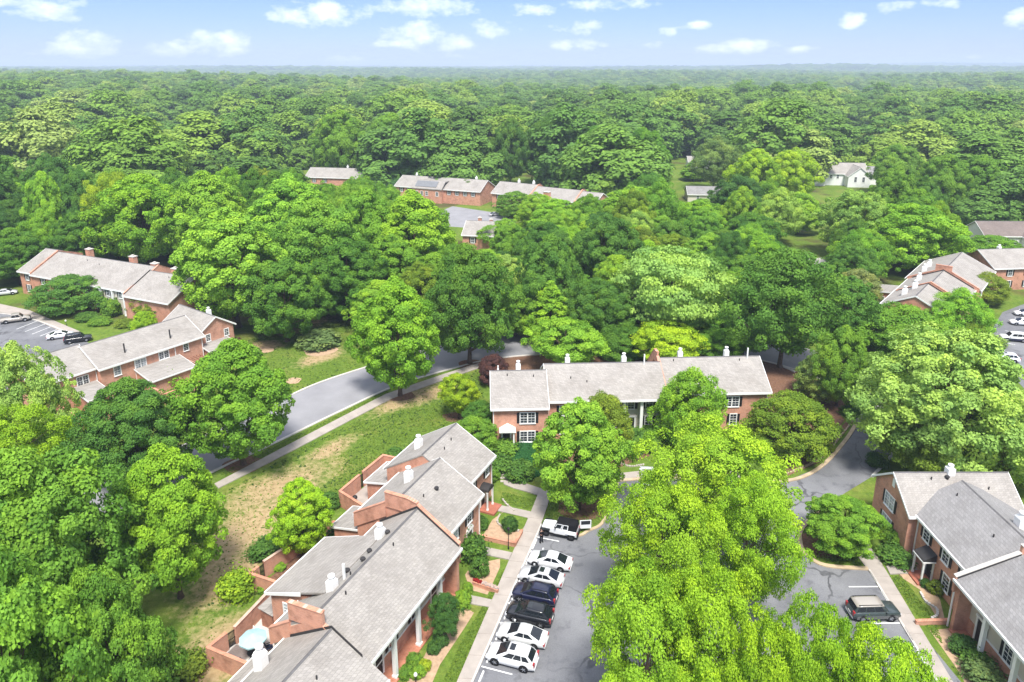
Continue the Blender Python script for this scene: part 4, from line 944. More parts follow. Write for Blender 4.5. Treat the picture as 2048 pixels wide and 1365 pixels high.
B.column(2.9, -1.2, 3.1, .2, .5); B.mb().prism_y([(.9, 3.1), (3.2, 3.1), (2.05, 3.8)], -1.5, .08).build('door_hood', 'white_paint', B.e)
# stair of pale treads running down from the porch
st = empty('garden_stair', wpt(B, 1.6, -5.0), B.e.rotation_euler.z); tag(st, 'straight garden stair of pale stone treads beside the ivy bank', 'stairs')
for i in range(9): MB().box(-.75, .75, -3.4+.72*i-.2, -3.4+.72*i+.2, -.1, .06+.05*i).build('tread', 'stone', st)

# ---- the right-hand row house with the darker grey roof
Cc = House('row_house', 'brick row house with darker grey roof and black-hooded door at the short row of bays', G(1895, 1250)[:2], 180, 'row house')
c1 = Cc.gable(-11.6, .35, 1.7, 12.6, 5.6, 8.2, roof='shingle_dark', rk=(0, 0)); c2 = Cc.gable(.35, 26, -.1, 11.4, 5.6, 8.3, roof='shingle_dark', rk=(0, .3), yw=1.35, wall='cream_siding')
Cc.tf = (lambda p: (-16.6 + 7.0 - p[1], p[0] + .75, p[2]))
# in the wing frame x = house y from the gable face, y = towards -house x
cw = Cc.gable(0, 12.2, 0, 7.2, 5.6, 8.2, roof='shingle_grey', rk=(.28, .28))
Cc.window(0, 3.9, 3.7, .85, 1.5, 'l', True, True, 'glass_pale'); Cc.window(0, 3.9, .9, .85, 1.6, 'l', True, True, 'glass_pale')
Cc.mb().prism_x([(3.35, 6.5), (3.85, 6.5), (3.85, 7.5), (3.35, 7.5)], -.06, .0).build('gable_vent', 'white_paint', Cc.e)
Cc.flue(6.0, 3.6, cw(3.6), .7, .8); Cc.vents(cw, [(3.6, 2.9, 0), (9.5, 2.0, 0), (5.4, 3.0, 1)])
Cc.tf = None
for x in (-7.7, -4.3, -1.3): Cc.window(x, 1.7, 3.65, .95, 1.5)
for x in (-3.6,): Cc.window(x, 1.7, .95, .95, 1.6)
Cc.window(-.9, 1.7, .95, .9, 1.6)
Cc.door(-6.4, 1.7, .2); Cc.mb().box(-7.4, -5.3, .0, 1.7, -.1, .2).build('door_step', 'red_step', Cc.e)
hd = Cc.mb(); hd.prism_x([(.35, 2.7), (1.68, 2.7), (1.68, 3.5), (.35, 2.85)], -7.3, -5.5); hd.build('door_hood', 'dark_flash', Cc.e)
Cc.mb().prism_x([(.3, 2.55), (1.68, 2.55), (1.68, 2.7), (.3, 2.7)], -7.35, -5.45).build('hood_beam', 'white_paint', Cc.e)
for x in (-7.2, -5.6): Cc.column(x, .5, 2.55, .16, .2)
Cc.mb().box(.5, 25.9, 1.28, 1.36, -.3, 1.5).build('brick_base', 'brick_red', Cc.e); Cc.mb().box(3.4, 25.9, 1.22, 1.34, 1.5, 1.64).build('band', 'white_paint', Cc.e)
Cc.mb().box(.36, .8, -.05, 1.4, -.3, 5.4).build('brick_pier', 'brick_red', Cc.e)
Cc.mb().box(.6, 25.9, -.3, 1.3, -.2, .14).build('porch_floor', 'brick_paver', Cc.e)
for x in (4.4, 8.4, 12.4): Cc.column(x, .1, 5.4, z0=.1)
Cc.door(2.6, 1.28, .14, w_=1.1, h=2.4)
for x in (6.1, 9.9, 13.2): Cc.window(x, 1.28, 1.72, .95, 1.7)
Cc.spout(.25, -.2, .1, 5.4); Cc.spout(-9.3, 1.62, .1, 5.3)
Cc.flue(-4.4, 8.6, c1(8.6), 1.5, .9); Cc.vents(c1, [(-9.8, 5.6, 0), (-3.2, 5.2, 0)]); Cc.vents(c2, [(5, 3.0, 0)])
Cc.parapet(.35, [(-.45, c2(-.3)+.18), (5.2, c2(5.2)+.2), (5.2, 9.2), (8.5, 9.2), (8.5, c1(8.5)+.25), (12.6, c1(12.2)+.25)], flash=[(1, lambda y: c2(y), (-.3, 5.2)), (-1, lambda y: c1(y), (1.7, 5.2))], cope='concrete_pale')

# ---- the left row house, seen from behind, two black flues on its roof
D = House('row_house', 'brick row house seen from behind with two tall black flues on its roof', G(207, 737, 5.6)[:2], 35.5, 'row house')
d1 = D.gable(-.4, 17.2, .5, 11.4, 5.5, 8.0); d0 = D.gable(-9.5, -.4, 1.7, 12.2, 5.5, 8.0, rk=(.28, .12))
D.tf = lambda p: (17.2 + 6.9 - p[1], p[0] + 1.6, p[2])
dw = D.gable(0, 11.5, 0, 6.9, 5.5, 7.8, rk=(.28, .28))
D.window(0, 1.5, 3.7, .75, 1.2, 'l', False); D.window(0, 5.2, 3.7, .75, 1.2, 'l', False)
D.flue(2.6, 3.0, dw(3.0), 1.1, .7)
D.tf = None
D.window(14.0, .5, 3.8, .8, 1.2, 'f', False); D.window(10.0, .5, 3.7, .75, 1.2, 'f', False, True); D.window(6.0, .5, 3.5, .8, 1.4, 'f', False, True, 'glass_pale'); D.window(2.2, .5, 3.5, .95, 1.5, 'f', False, pane='glass_pale'); D.window(2.0, .5, .8, .9, 1.4, 'f', False)
D.window(-2.6, 1.7, 3.3, .75, 1.4, 'f', False, True); D.window(-6.4, 1.7, 3.3, .8, 1.4, 'f', False)
D.spout(-.55, 1.6, .2, 5.2); D.spout(5.0, .42, .2, 5.2); D.spout(12.0, .42, .2, 5.2); D.spout(17.0, .42, .2, 5.2)
D.shed(-4.2, -.9, 1.7, 3.2, -3.6, 2.5); D.shed(5.0, 12.4, .5, 3.4, -4.8, 2.5); D.shed(17.3, 22.4, 1.6, 3.3, -2.4, 2.6)
for x in (4.4, 12.2): D.vents(d1, [(x, 1.9, 2)])
D.vents(dw, [])
garden_wall('brick patio wall in the trees behind the black-flued row house', D, [(-6.9, 1.5), (-7.2, -6.4), (-1.0, -6.8), (-.9, -3.6)], 1.9)
garden_wall('brick patio wall beside the long lean-to of the black-flued row house', D, [(4.6, -5.0), (4.6, -9.2), (14.0, -9.4), (14.2, 0.3)], 1.9)
pg = empty('pergola', wpt(D, 13.2, -2.2), D.e.rotation_euler.z); tag(pg, 'small dark timber pergola behind the black-flued row house', 'pergola')
for x in (-.5, 2.6): 
    for y in (-2.2, 1.6): MB().box(x-.07, x+.07, y-.07, y+.07, 0, 2.5).build('post', 'brick_dark', pg)
for k in range(7): MB().box(-.7+.55*k-.04, -.7+.55*k+.04, -2.5, 1.9, 2.5, 2.65).build('rafter', 'brick_dark', pg)

# ---- the far left row house with red brick chimneys
O_E = G(35, 543, 5.6)[:2]
Eh = House('row_house', 'brick row house with tall red brick chimneys facing a striped parking lot', O_E, 113.5, 'row house')
e1 = Eh.gable(0, 5.6, .4, 15, 5.6, 9.2, rk=(.28, 0)); e2 = Eh.gable(5.6, 39, -.4, 13.8, 5.6, 9.2, rk=(0, 0)); e3 = Eh.gable(39, 52, -2.6, 11.4, 5.6, 9.0, rk=(0, .28))
Eh.parapet(5.6, [(-.6, e2(-.4)+.25), (6.6, e2(6.6)+.35), (12.5, e1(12)+.3)]); Eh.parapet(39, [(-2.6, e3(-2.6)+.25), (4.6, e2(4.6)+.45), (6.6, e2(6.6)+.5), (13, e2(13)+.3)], flash=[(1, lambda y: e3(y), (-2.6, 4.4))])
for (x, y, h) in ((8.5, 12.4, 3.0), (25.5, 11.0, 2.6), (34.5, 9.4, 1.5), (42, 8.4, 2.2)): Eh.brick_chimney(x, y, e2(y) if x < 39 else e3(y), h-.6, 1.5, 1.1)
for x in (9.5, 14, 19.2, 24.2):
    for z in (3.7, .9): Eh.window(x, -.4, z, 1.0, 1.5, double=(x > 20))
Eh.mb().box(29.5, 38.9, -.46, -.40, -.2, 5.4).build('siding_front', 'cream_siding', Eh.e)
for x in (29.3, 33, 36.5): Eh.column(x, -.8, 5.4, .4)
for x in (31.2, 35, 37.8): Eh.window(x, -.46, 3.8, .9, 1.4)
for x in (31.2, 37.8): Eh.window(x, -.46, .9, .9, 1.6)
Eh.door(27.4, -.4, .1); Eh.spout(28.6, -.5, .1, 5.3); Eh.window(2.6, .4, 3.7, 1.0, 1.4); Eh.window(2.6, .4, .9, 1.0, 1.5)
Eh.vents(e2, [(17.5, 5.4, 0), (22.2, 4.8, 0)]); Eh.vents(e3, [(46, 3.2, 0)])
# ---- stepped row on the right
Hh = House('row_house', 'stepped brick row house with white flues showing above the trees', (87.4, 130.6), 41.0, 'row house')
h1 = Hh.gable(-5, 5.5, 1.0, 12.4, 5.6, 8.4, rk=(.2, 0)); h2 = Hh.gable(5.5, 18, 0, 12.4, 5.6, 8.6, rk=(0, 0)); h3 = Hh.gable(18, 37.5, -1.0, 13, 5.6, 8.9, rk=(0, .28))
Hh.parapet(5.5, [(0, h2(0)+.2), (6.2, h2(6.2)+.3), (12.4, h2(12.4)+.2)], flash=[(-1, lambda y: h1(y), (1, 6.5)), (-1, lambda y: h1(y), (6.5, 12))]); Hh.parapet(18, [(-1, h3(-1)+.2), (4.6, h3(4.6)+.3), (4.6, 9.9), (7.8, 9.9), (7.8, h3(7.8)+.3), (13, h3(13)+.2)], flash=[(-1, lambda y: h2(y), (0, 6.2)), (-1, lambda y: h2(y), (6.2, 12))])
for (x, y, ff) in ((-1, 9.5, h1), (3.4, 8.6, h1), (12, 9.6, h2), (21.5, 10.5, h3), (26.5, 10.5, h3)): Hh.flue(x, y, ff(y), 1.5, .9)
Hh.shed(8, 14, 12.4, 4.6, 17.4, 4.0); Hh.window(8, 15.4, 2.0, .8, 1.2, 'l', False)
for x in (-2, 2.5, 9, 14, 22, 28, 33): Hh.window(x, -1.0 if x > 18 else 0 if x > 5.5 else 1.0, 3.7, 1.0, 1.5)
# ---- other houses further off
def far_house(name, label, O, az, L, dp, ze, zr, wall, roof, wins=(), cat='house', chim=(), flues=()):
    h = House(name, label, O, az, cat); ff = h.gable(0, L, 0, dp, ze, zr, wall=wall, roof=roof)
    for (x, z, face, dbl) in wins:
        h.window(x, 0 if face == 'f' else (L if face == 'r' else 0), z, 1.0, 1.4, face, wall == 'brick_red', dbl) if face == 'f' else h.window(L if face == 'r' else 0, x, z, 1.0, 1.4, face, False, dbl)
    for (x, y, hh) in chim: h.brick_chimney(x, y, ff(y), hh)
    for (x, y, hh) in flues: h.flue(x, y, ff(y), hh)
    return h, ff
fh, ff = far_house('house', 'far brick house with dark panel on its roof beyond the wooded island', G(790, 372, 5.6)[:2], 112, 38, 14, 5.6, 8.9, 'brick_red', 'shingle_grey',
                   [(x, z, 'f', False) for x in (3, 6.5, 24.5, 28, 31.5, 35) for z in (3.6,)], flues=((6, 7.6, 1.2), (33, 7.6, 1.2)))
fh.mb().box(9, 22, -1.6, 6.2, -.2, 5.4).build('wall', 'brick_red', fh.e)
rf = fh.mb().prism_x([(-1.9, 5.4), (1.4, 7.9), (6.2, 8.0), (6.2, 8.3), (1.3, 8.2), (-1.9, 5.7)], 8.7, 22.3).build('front_roof', 'shingle_grey', fh.e)
fh.mb().prism_x([(-1.2, 6.25), (1.2, 8.12), (1.1, 8.3), (-1.3, 6.4)], 10, 19.5).build('roof_panel', 'panel_blue', fh.e)
for x in (11, 13.2, 15.4, 20): fh.window(x, -1.6, 3.0, 1.0, 1.5, 'f', False)
gh = House('row_house', 'far brick row house with red chimneys and stepped fire walls beyond the far lot', G(984, 386, 5.6)[:2], 121, 'row house')
g1 = gh.gable(0, 17, 0, 13, 5.6, 9.0, rk=(.28, 0)); g2 = gh.gable(17, 36, -1.2, 11.8, 5.6, 8.7, rk=(0, .2)); g3 = gh.gable(36, 44, -2, 11, 5.6, 8.6, rk=(0, .28))
gh.parapet(17, [(-1.2, g2(-1.2)+.3), (5.8, g1(5.8)+.5), (7.4, g1(7.4)+.6), (12, g1(12)+.3)]); gh.parapet(36, [(-2, g2(-1.5)+.3), (4.6, g2(4.6)+.8), (6.5, g2(6.5)+.8), (11, g2(11)+.3)])
gh.brick_chimney(25, -1.9, 6.0, 2.4, 2.2, 1.6); gh.flue(8, 6.9, g1(6.9), 1.4); gh.flue(14.5, 6.9, g1(6.9), 1.4)
for x in (3, 8, 13.5): gh.window(x, 0, 3.6, 1.0, 1.5); gh.window(x, 0, .9, 1.0, 1.5)
for x in (20, 29, 33): gh.window(x, -1.2, 3.6, 1.0, 1.5)
gh.window(0, 6.5, 5.4, 1.0, 1.6, 'l', False)
far_house('house', 'hip end of a far pale grey roof beside the dark-panelled brick house', (-92, 306), 100, 26, 13, 5.6, 8.8, 'brick_red', 'shingle_grey', [(4, 3.5, 'f', False), (9, 3.5, 'f', False)], flues=((17, 7, 1.2),))
mh, _ = far_house('house', 'small far gabled roof with red brick chimney before the far lot', G(925, 470, 5.6)[:2], 100, 9, 12, 5.6, 8.4, 'brick_red', 'shingle_grey', [(3, 3.4, 'f', False)], chim=((3.2, 8.6, 1.5), (6.6, 9, 1.2)))
far_house('house', 'low far house with slate grey roof among bright trees', G(1376, 388, 3.2)[:2], 96, 18, 10, 3.0, 5.4, 'cream_siding', 'shingle_dark', [(4, 1, 'f', False), (9, 1, 'f', False)])
kh = House('house', 'large white gabled house with grey roofs among the far trees', (141, 318), 97, 'house')
k1 = kh.gable(0, 19, 0, 13, 5.4, 9.4, wall='white_paint'); kh.tf = lambda p: (9 + 9.5 - p[1], p[0] - 5.0, p[2])
k2 = kh.gable(0, 12, 0, 9.5, 5.0, 8.8, wall='white_paint'); kh.tf = None
kh.gable(-14, 0, -2.4, 5, 3.4, 6.4, wall='white_paint'); k3 = kh.gable(19, 31, 3, 12, 5.0, 7.8, wall='white_paint', roof='shingle_dark')
for x in (-11, -9, -7, -5): kh.window(x, -2.4, 1.2, .8, 1.3, 'f', False)
for x in (3, 6, 21, 24): kh.window(x, 3 if x > 19 else 0, 3.2, .9, 1.5, 'f', False)
kh.tf = lambda p: (9 + 9.5 - p[1], p[0] - 5.0, p[2]); kh.window(0, 3, 2.4, 1.0, 2.2, 'l', False); kh.window(0, 6.4, 2.4, 1.0, 2.2, 'l', False); kh.tf = None
kh.flue(4, 8.2, k1(8.2), 1.6)
jh = House('house', 'low white house with brown roof behind the end brick house', G(1970, 472, 3.0)[:2], 92, 'house')
j1 = jh.gable(0, 26, 0, 11, 3.0, 6.2, wall='white_paint', roof='shingle_brown'); jh.tf = lambda p: (11 + 7 - p[1], p[0] - 3.0, p[2]); jh.gable(0, 8, 0, 7, 3.0, 5.4, wall='white_paint', roof='shingle_brown'); jh.window(0, 3.5, 1.0, 1.0, 1.3, 'l', False); jh.tf = None
jh.window(3.5, 0, 1.0, 1.2, 1.2, 'f', False)
ih = House('house', 'brick end house beyond the stepped row with black shutters in view', G(1991, 538, 5.6)[:2], 84, 'house')
i1 = ih.gable(0, 22, .4, 12, 5.6, 8.6); ih.window(4.4, .4, 3.6, 1.0, 1.5); ih.window(4.4, .4, .8, 1.0, 1.5); ih.flue(7, 8, i1(8), 1.2)
for x in (9, 14): ih.window(x, .4, 3.6, 1.0, 1.5); ih.window(x, .4, .8, 1.0, 1.5)
for i, (x, y, az_, lb, wl) in enumerate(((-168, 560, 80, 'pale far house glimpsed between crowns beside the bright dome tree', 'white_paint'), (-44, 400, 100, 'pale far cottage behind the loose green tree', 'cream_siding'), (92, 372, 95, 'white far cottage beside the far driveway', 'white_paint'),
                                         (132, 232, 100, 'pale blue-grey cottage hidden under trees beside the lime dome tree', 'white_paint'), (205, 240, 92, 'white cottage gable behind the brown-roofed house', 'white_paint'))):
    far_house('house', lb, (x, y), az_, 14, 9, 3.6, 6.0, wl, 'shingle_grey', [(3, 1.2, 'f', False), (8, 1.2, 'f', False)])

# ------------------------------------------------------------------ vehicles
def loft(sections, caps=True):
    """sections: list of rings (same length) of 3-D points"""
    n = len(sections[0]); vs = [p for s in sections for p in s]; fs = []
    for k in range(len(sections)-1):
        for i in range(n): fs.append((k*n+i, (k+1)*n+i, (k+1)*n+(i+1) % n, k*n+(i+1) % n))
    if caps: fs += [tuple(range(n)), tuple(range((len(sections)-1)*n, len(sections)*n))[::-1]]
    return vs, fs
CARS = dict(
 sedan=dict(L=4.75, W=1.82, belt=[(-2.37,.62,.80),(-2.30,.88,.92),(-1.6,.97,1.0),(-.9,.96,1.0),(1.0,.92,1.0),(1.35,.90,1.0),(2.0,.80,.96),(2.3,.66,.86),(2.38,.48,.78)], cab=(-1.95,1.38,-.85,.28,1.43,.70), wx=(-1.38,1.45), wr=.33, z0=.22),
 suv=dict(L=4.6, W=1.86, belt=[(-2.30,.70,.84),(-2.22,1.02,.95),(-1.6,1.06,1.0),(-.6,1.04,1.0),(1.0,1.02,1.0),(1.3,1.00,1.0),(1.95,.90,.96),(2.22,.74,.87),(2.30,.52,.80)], cab=(-2.22,1.40,-1.6,.28,1.66,.75), wx=(-1.32,1.38), wr=.37, z0=.26),
 wagon=dict(L=4.75, W=1.80, belt=[(-2.37,.75,.9),(-2.33,1.08,.97),(-1.6,1.10,1.0),(-.6,1.09,1.0),(1.0,1.06,1.0),(1.25,1.05,1.0),(2.1,1.0,.97),(2.33,.88,.92),(2.38,.55,.88)], cab=(-2.3,1.2,-2.02,.62,1.78,.84), wx=(-1.4,1.42), wr=.38, z0=.32),
 pickup=dict(L=5.4, W=1.9, belt=[(-2.7,.85,.95),(-2.66,1.06,1.0),(-1.0,1.06,1.0),(.4,1.08,1.0),(1.5,1.08,1.0),(2.3,1.02,.97),(2.62,.9,.92),(2.7,.55,.88)], cab=(-.75,1.45,-.55,.85,1.78,.84), wx=(-1.6,1.75), wr=.4, z0=.36),
)
def lerp(a, b, t_): return tuple(a[i]+(b[i]-a[i])*t_ for i in range(3))
def panel(a, b, c, d, u0, u1, v0, v1, off, th=.0):
    """inset quad on a face a-b (bottom) d-c (top), pushed out along its normal"""
    f = lambda u, v: np.array(lerp(lerp(a, b, u), lerp(d, c, u), v))
    P = [f(u0, v0), f(u1, v0), f(u1, v1), f(u0, v1)]; n_ = np.cross(np.array(b)-np.array(a), np.array(d)-np.array(a)); n_ = n_/np.linalg.norm(n_)
    return [tuple(p+n_*off) for p in P]
def wheel_meshes(wr, rim='rim'):
    def ty():
        m = MB(); vs = []; fs = []; n = 20; prof = [(wr*.62, -.10), (wr*.93, -.11), (wr, -.07), (wr, .07), (wr*.93, .11), (wr*.62, .10)]
        for r, y in prof: vs += [(r*math.cos(6.2832*i/n), y, r*math.sin(6.2832*i/n)) for i in range(n)]
        for k in range(len(prof)-1): fs += [(k*n+i, k*n+(i+1) % n, (k+1)*n+(i+1) % n, (k+1)*n+i) for i in range(n)]
        m.add(vs, fs); return m.mesh('tyre', 'rubber', True)
    def ri():
        m = MB(); m.tube((0, -.085, 0), (0, .085, 0), wr*.20, wr*.20, 10)
        for k in range(5):
            a = 6.2832*k/5; p = (wr*.6*math.cos(a), 0, wr*.6*math.sin(a)); m.tube((0, .07, 0), (p[0], .07, p[2]), wr*.13, wr*.10, 6); m.tube((0, -.07, 0), (p[0], -.07, p[2]), wr*.13, wr*.10, 6)
        m.tube((0, -.05, 0), (0, .05, 0), wr*.63, wr*.63, 20); return m.mesh('rim', rim)
    return cached(('ty', wr), ty), cached(('ri', wr, rim), ri)
def car(label, pos, az, kind, paint, group=None, roofcol=None, rim='rim', lower=None, sunroof=False, rails=False, name='parked_car', cat='car', clad=False):
    c = CARS[kind]; e = empty(name, (pos[0], pos[1], 0.022), R(90-az)); tag(e, label, cat, group); W2 = c['W']/2; z0 = c['z0']
    secs = []
    for (x, zt, k) in c['belt']:
        w_ = W2*k; zl = z0 + (0.10 if abs(x) > c['L']/2-.15 else 0)
        ring = [(x, -w_*.86, zl), (x, -w_*.97, zl+.08), (x, -w_, zl+(zt-zl)*.45), (x, -w_*.985, zt-.10), (x, -w_*.90, zt), (x, 0, zt+.035*(1 if abs(x) < 2.2 else 0)),
                (x, w_*.90, zt), (x, w_*.985, zt-.10), (x, w_, zl+(zt-zl)*.45), (x, w_*.97, zl+.08), (x, w_*.86, zl), (x, 0, zl)]
        secs.append(ring)
    m = MB(); m.add(*loft(secs)); body = m.build('body', paint, e, smooth=True); bevel(body, .02, 1, 50)
    xb, xf, xrb, xrf, zr, kr = c['cab']; zi = lambda x: float(np.interp(x, [b[0] for b in c['belt']], [b[1] for b in c['belt']]))
    zb, zf = zi(xb)-.03, zi(xf)-.03; wb = W2*.90; wr_ = W2*kr
    base = [(xf, -wb, zf), (xf, wb, zf), (xb, wb, zb), (xb, -wb, zb)]; top = [(xrf, -wr_, zr-.06), (xrf, wr_, zr-.06), (xrb, wr_, zr-.07), (xrb, -wr_, zr-.07)]
    m = MB(); m.add(base+top, [(0, 1, 5, 4), (1, 2, 6, 5), (2, 3, 7, 6), (3, 0, 4, 7)]); bevel(m.build('pillars', paint, e, smooth=True), .07, 3, 30)
    m = MB(); xs = np.linspace(xrb-.03, xrf+.03, 6); rings = []
    for i, x in enumerate(xs):
        q = 1-.06*((i-2.5)/2.5)**4; zz = zr - .05*((i-2.6)/2.6)**4
        rings.append([(x, -wr_*1.01*q, zz-.09), (x, -wr_*.97*q, zz-.03), (x, -wr_*.6*q, zz), (x, wr_*.6*q, zz), (x, wr_*.97*q, zz-.03), (x, wr_*1.01*q, zz-.09)])
    m.add(*loft(rings)); m.build('roof', roofcol or paint, e, smooth=True)
    fB, fT = base, top
    def glass(nm, q): 
        MB().add(q, [(0, 1, 2, 3)]).build(nm, 'glass_car', e)
    glass('windscreen', panel(fB[0], fB[1], fT[1], fT[0], .05, .95, .06, .96, .012))
    glass('rear_window', panel(fB[2], fB[3], fT[3], fT[2], .07, .93, .12 if kind == 'sedan' else .25, .95, .012))
    cuts = {'sedan': ((.18, .50), (.53, .84)), 'suv': ((.14, .42), (.44, .68), (.71, .92)), 'wagon': ((.12, .38), (.40, .66), (.69, .94)), 'pickup': ((.16, .52), (.55, .92))}[kind]
    for (a, b) in cuts:
        glass('side_window', panel(fB[1], fB[2], fT[2], fT[1], a, b, .20, .90, .012)); glass('side_window', panel(fB[3], fB[0], fT[0], fT[3], 1-b, 1-a, .20, .90, .012))
    ty, ri = wheel_meshes(c['wr'], rim); wr = c['wr']
    for x in c['wx']:
        for sgn in (-1, 1):
            MB().tube((x, sgn*(W2*.80), wr+.03), (x, sgn*(W2*1.004), wr+.03), wr*1.17, wr*1.17, 20).build('wheel_arch', 'rubber', e)
            t_ = link('wheel', ty, e, (x, sgn*(W2-.085), wr)); link('rim', ri, t_)
    fx = c['L']/2; zh = c['belt'][-2][1]
    for sgn in (-1, 1):
        MB().box(fx-.30, fx-.03, sgn*W2*.72-.17, sgn*W2*.72+.17, zh-.18, zh-.03).build('headlight', 'lamp_clear', e)
        tz = c['belt'][1][1]; bz = (tz-.34, tz-.10) if kind in ('sedan', 'pickup') else (tz-.30, tz+.10)
        MB().box(-fx+.0, -fx+.16, sgn*W2*.78-.13, sgn*W2*.78+.13, bz[0], bz[1]).build('tail_light', 'lamp_red', e)
        MB().box(xf-.42, xf-.26, sgn*(W2+.01), sgn*(W2+.17), zi(xf-.3)+.02, zi(xf-.3)+.16).build('mirror', paint, e)
    MB().box(fx-.12, fx+.0, -.55, .55, z0+.16, z0+.34).build('grille', 'rubber', e)
    MB().box(-fx-.015, -fx+.05, -.26, .26, .62, .76).build('number_plate', 'line_white', e)
    MB().box(-fx-.03, -fx+.2, -W2*.80, W2*.80, z0+.06, z0+.22).build('bumper', clad and 'car_silver' or paint, e)
    if sunroof: MB().box(xrf-.62, xrf-.12, -.38, .38, zr-.01, zr+.006).build('sunroof', 'glass_car', e)
    if rails:
        for sgn in (-1, 1):
            m = MB(); m.box(xrb+.15, xrf-.15, sgn*wr_*.86-.02, sgn*wr_*.86+.02, zr+.02, zr+.06); m.box(xrb+.2, xrb+.3, sgn*wr_*.86-.02, sgn*wr_*.86+.02, zr-.04, zr+.03); m.box(xrf-.3, xrf-.2, sgn*wr_*.86-.02, sgn*wr_*.86+.02, zr-.04, zr+.03); m.build('roof_rail', 'iron_black', e)
    if lower:
        for sgn in (-1, 1): MB().box(-fx+.35, fx-.35, sgn*(W2+.004)-.006, sgn*(W2+.004)+.006, z0+.05, z0+.42).build('side_panel', lower, e)
    return e
HD = 287.4
def bay(k, back=2.75):
    p = L0 + step*(k+0.5) + N17*back; return p
car('white crossover car with dark sunroof at the end of the parked row', bay(0, 2.5), HD, 'suv', 'car_white', sunroof=True)
car('silver-white sedan beside the white crossover in the parked row', bay(1, 2.7), HD, 'sedan', 'car_pearl')
car('glossy black crossover car between a silver sedan and a navy car', bay(2, 2.7), HD, 'suv', 'car_black', sunroof=True)
car('dark navy blue crossover car with chrome-edged windows in the parked row', bay(3, 2.5), HD, 'suv', 'car_navy', rails=True)
car('silver-white sedan with dark sunroof beside the navy car', bay(4, 2.5), HD, 'sedan', 'car_silver', sunroof=True)
car('plain white sedan next to the empty bay by the standing person', bay(5, 2.8), HD, 'sedan', 'car_white')
pc_ = G(1748, 1232)[:2]
car('boxy dark green and grey older car with pale roof facing the walk', (pc_[0]-.2, pc_[1]), 88, 'wagon', 'car_green', roofcol='car_tan', lower='car_grey', rails=True, clad=True)
lc = lambda u, v: G(u, v)[:2]
car('grey tan pickup in the lot of the red-chimney row near the brick row', lc(32, 644), 62, 'pickup', 'car_tan')
car('white sedan in the lot of the red-chimney row beside the black sport utility car', lc(122, 676), 62, 'sedan', 'car_white')
car('black sport utility car in the lot of the red-chimney row', lc(157, 684), 62, 'wagon', 'car_black', rails=True)
car('silver car behind the small dark tree at the red-chimney row', lc(12, 590), 62, 'sedan', 'car_silver')
car('white sedan at the back of the lot of the stepped brick row', lc(2052, 632), 283, 'sedan', 'car_white')
car('second white sedan in the lot of the stepped brick row beside the striped bay', lc(2044, 650), 283, 'sedan', 'car_white')
car('white and navy sport utility car in the lot of the stepped brick row', lc(2026, 682), 283, 'wagon', 'car_pearl', lower='car_navy')
car('white crossover car tucked under the cream-tipped tree in the lot of the stepped brick row', lc(2008, 723), 283, 'suv', 'car_white', sunroof=True)
car('white car half hidden under the lime trees before the lot-end row house', lc(1296, 962), 5, 'sedan', 'car_white')
car('silver car parked in the far lot by the far brick row', lc(990, 432), 60, 'sedan', 'car_silver')
car('white van parked behind the black fence of the brown-roofed house', lc(1928, 470), 95, 'wagon', 'car_white')
# the off-road car with a black soft top and its tailgate swung open
jp = L0 + step*7.5 + N17*2.75
J = empty('offroad_car', (jp[0], jp[1], .022), R(90-HD)); tag(J, 'white off-road car with black soft top and its tailgate swung open', 'car')
m = MB(); m.add(*loft([[(x, -w_, z), (x, -w_, zt-.06), (x, -w_+.08, zt), (x, w_-.08, zt), (x, w_, zt-.06), (x, w_, z)] for (x, w_, z, zt) in ((.62, .78, .5, 1.16), (1.3, .74, .5, 1.14), (2.0, .66, .55, 1.10), (2.06, .62, .6, 1.02))])); bevel(m.build('bonnet', 'car_white', J), .03)
m = MB(); m.add(*loft([[(x, -.80, .48), (x, -.80, 1.10), (x, -.76, 1.16), (x, .76, 1.16), (x, .80, 1.10), (x, .80, .48)] for x in (-2.05, .62)])); bevel(m.build('body', 'car_white', J), .03)
bs = [(.62, -.78, 1.16), (.62, .78, 1.16), (-2.03, .78, 1.16), (-2.03, -.78, 1.16)]; tp = [(.30, -.70, 1.80), (.30, .70, 1.80), (-1.95, .70, 1.80), (-1.95, -.70, 1.80)]
m = MB(); m.add(bs+tp, [(0, 1, 5, 4), (1, 2, 6, 5), (2, 3, 7, 6), (3, 0, 4, 7), (4, 5, 6, 7)]); m.build('soft_top', 'cloth_black', J)
m = MB(); m.prism_x([(-.68, 1.80), (.68, 1.80), (.62, 1.88), (-.62, 1.88)], -1.95, .28); bevel(m.build('top_cover', 'cloth_black', J), .03)
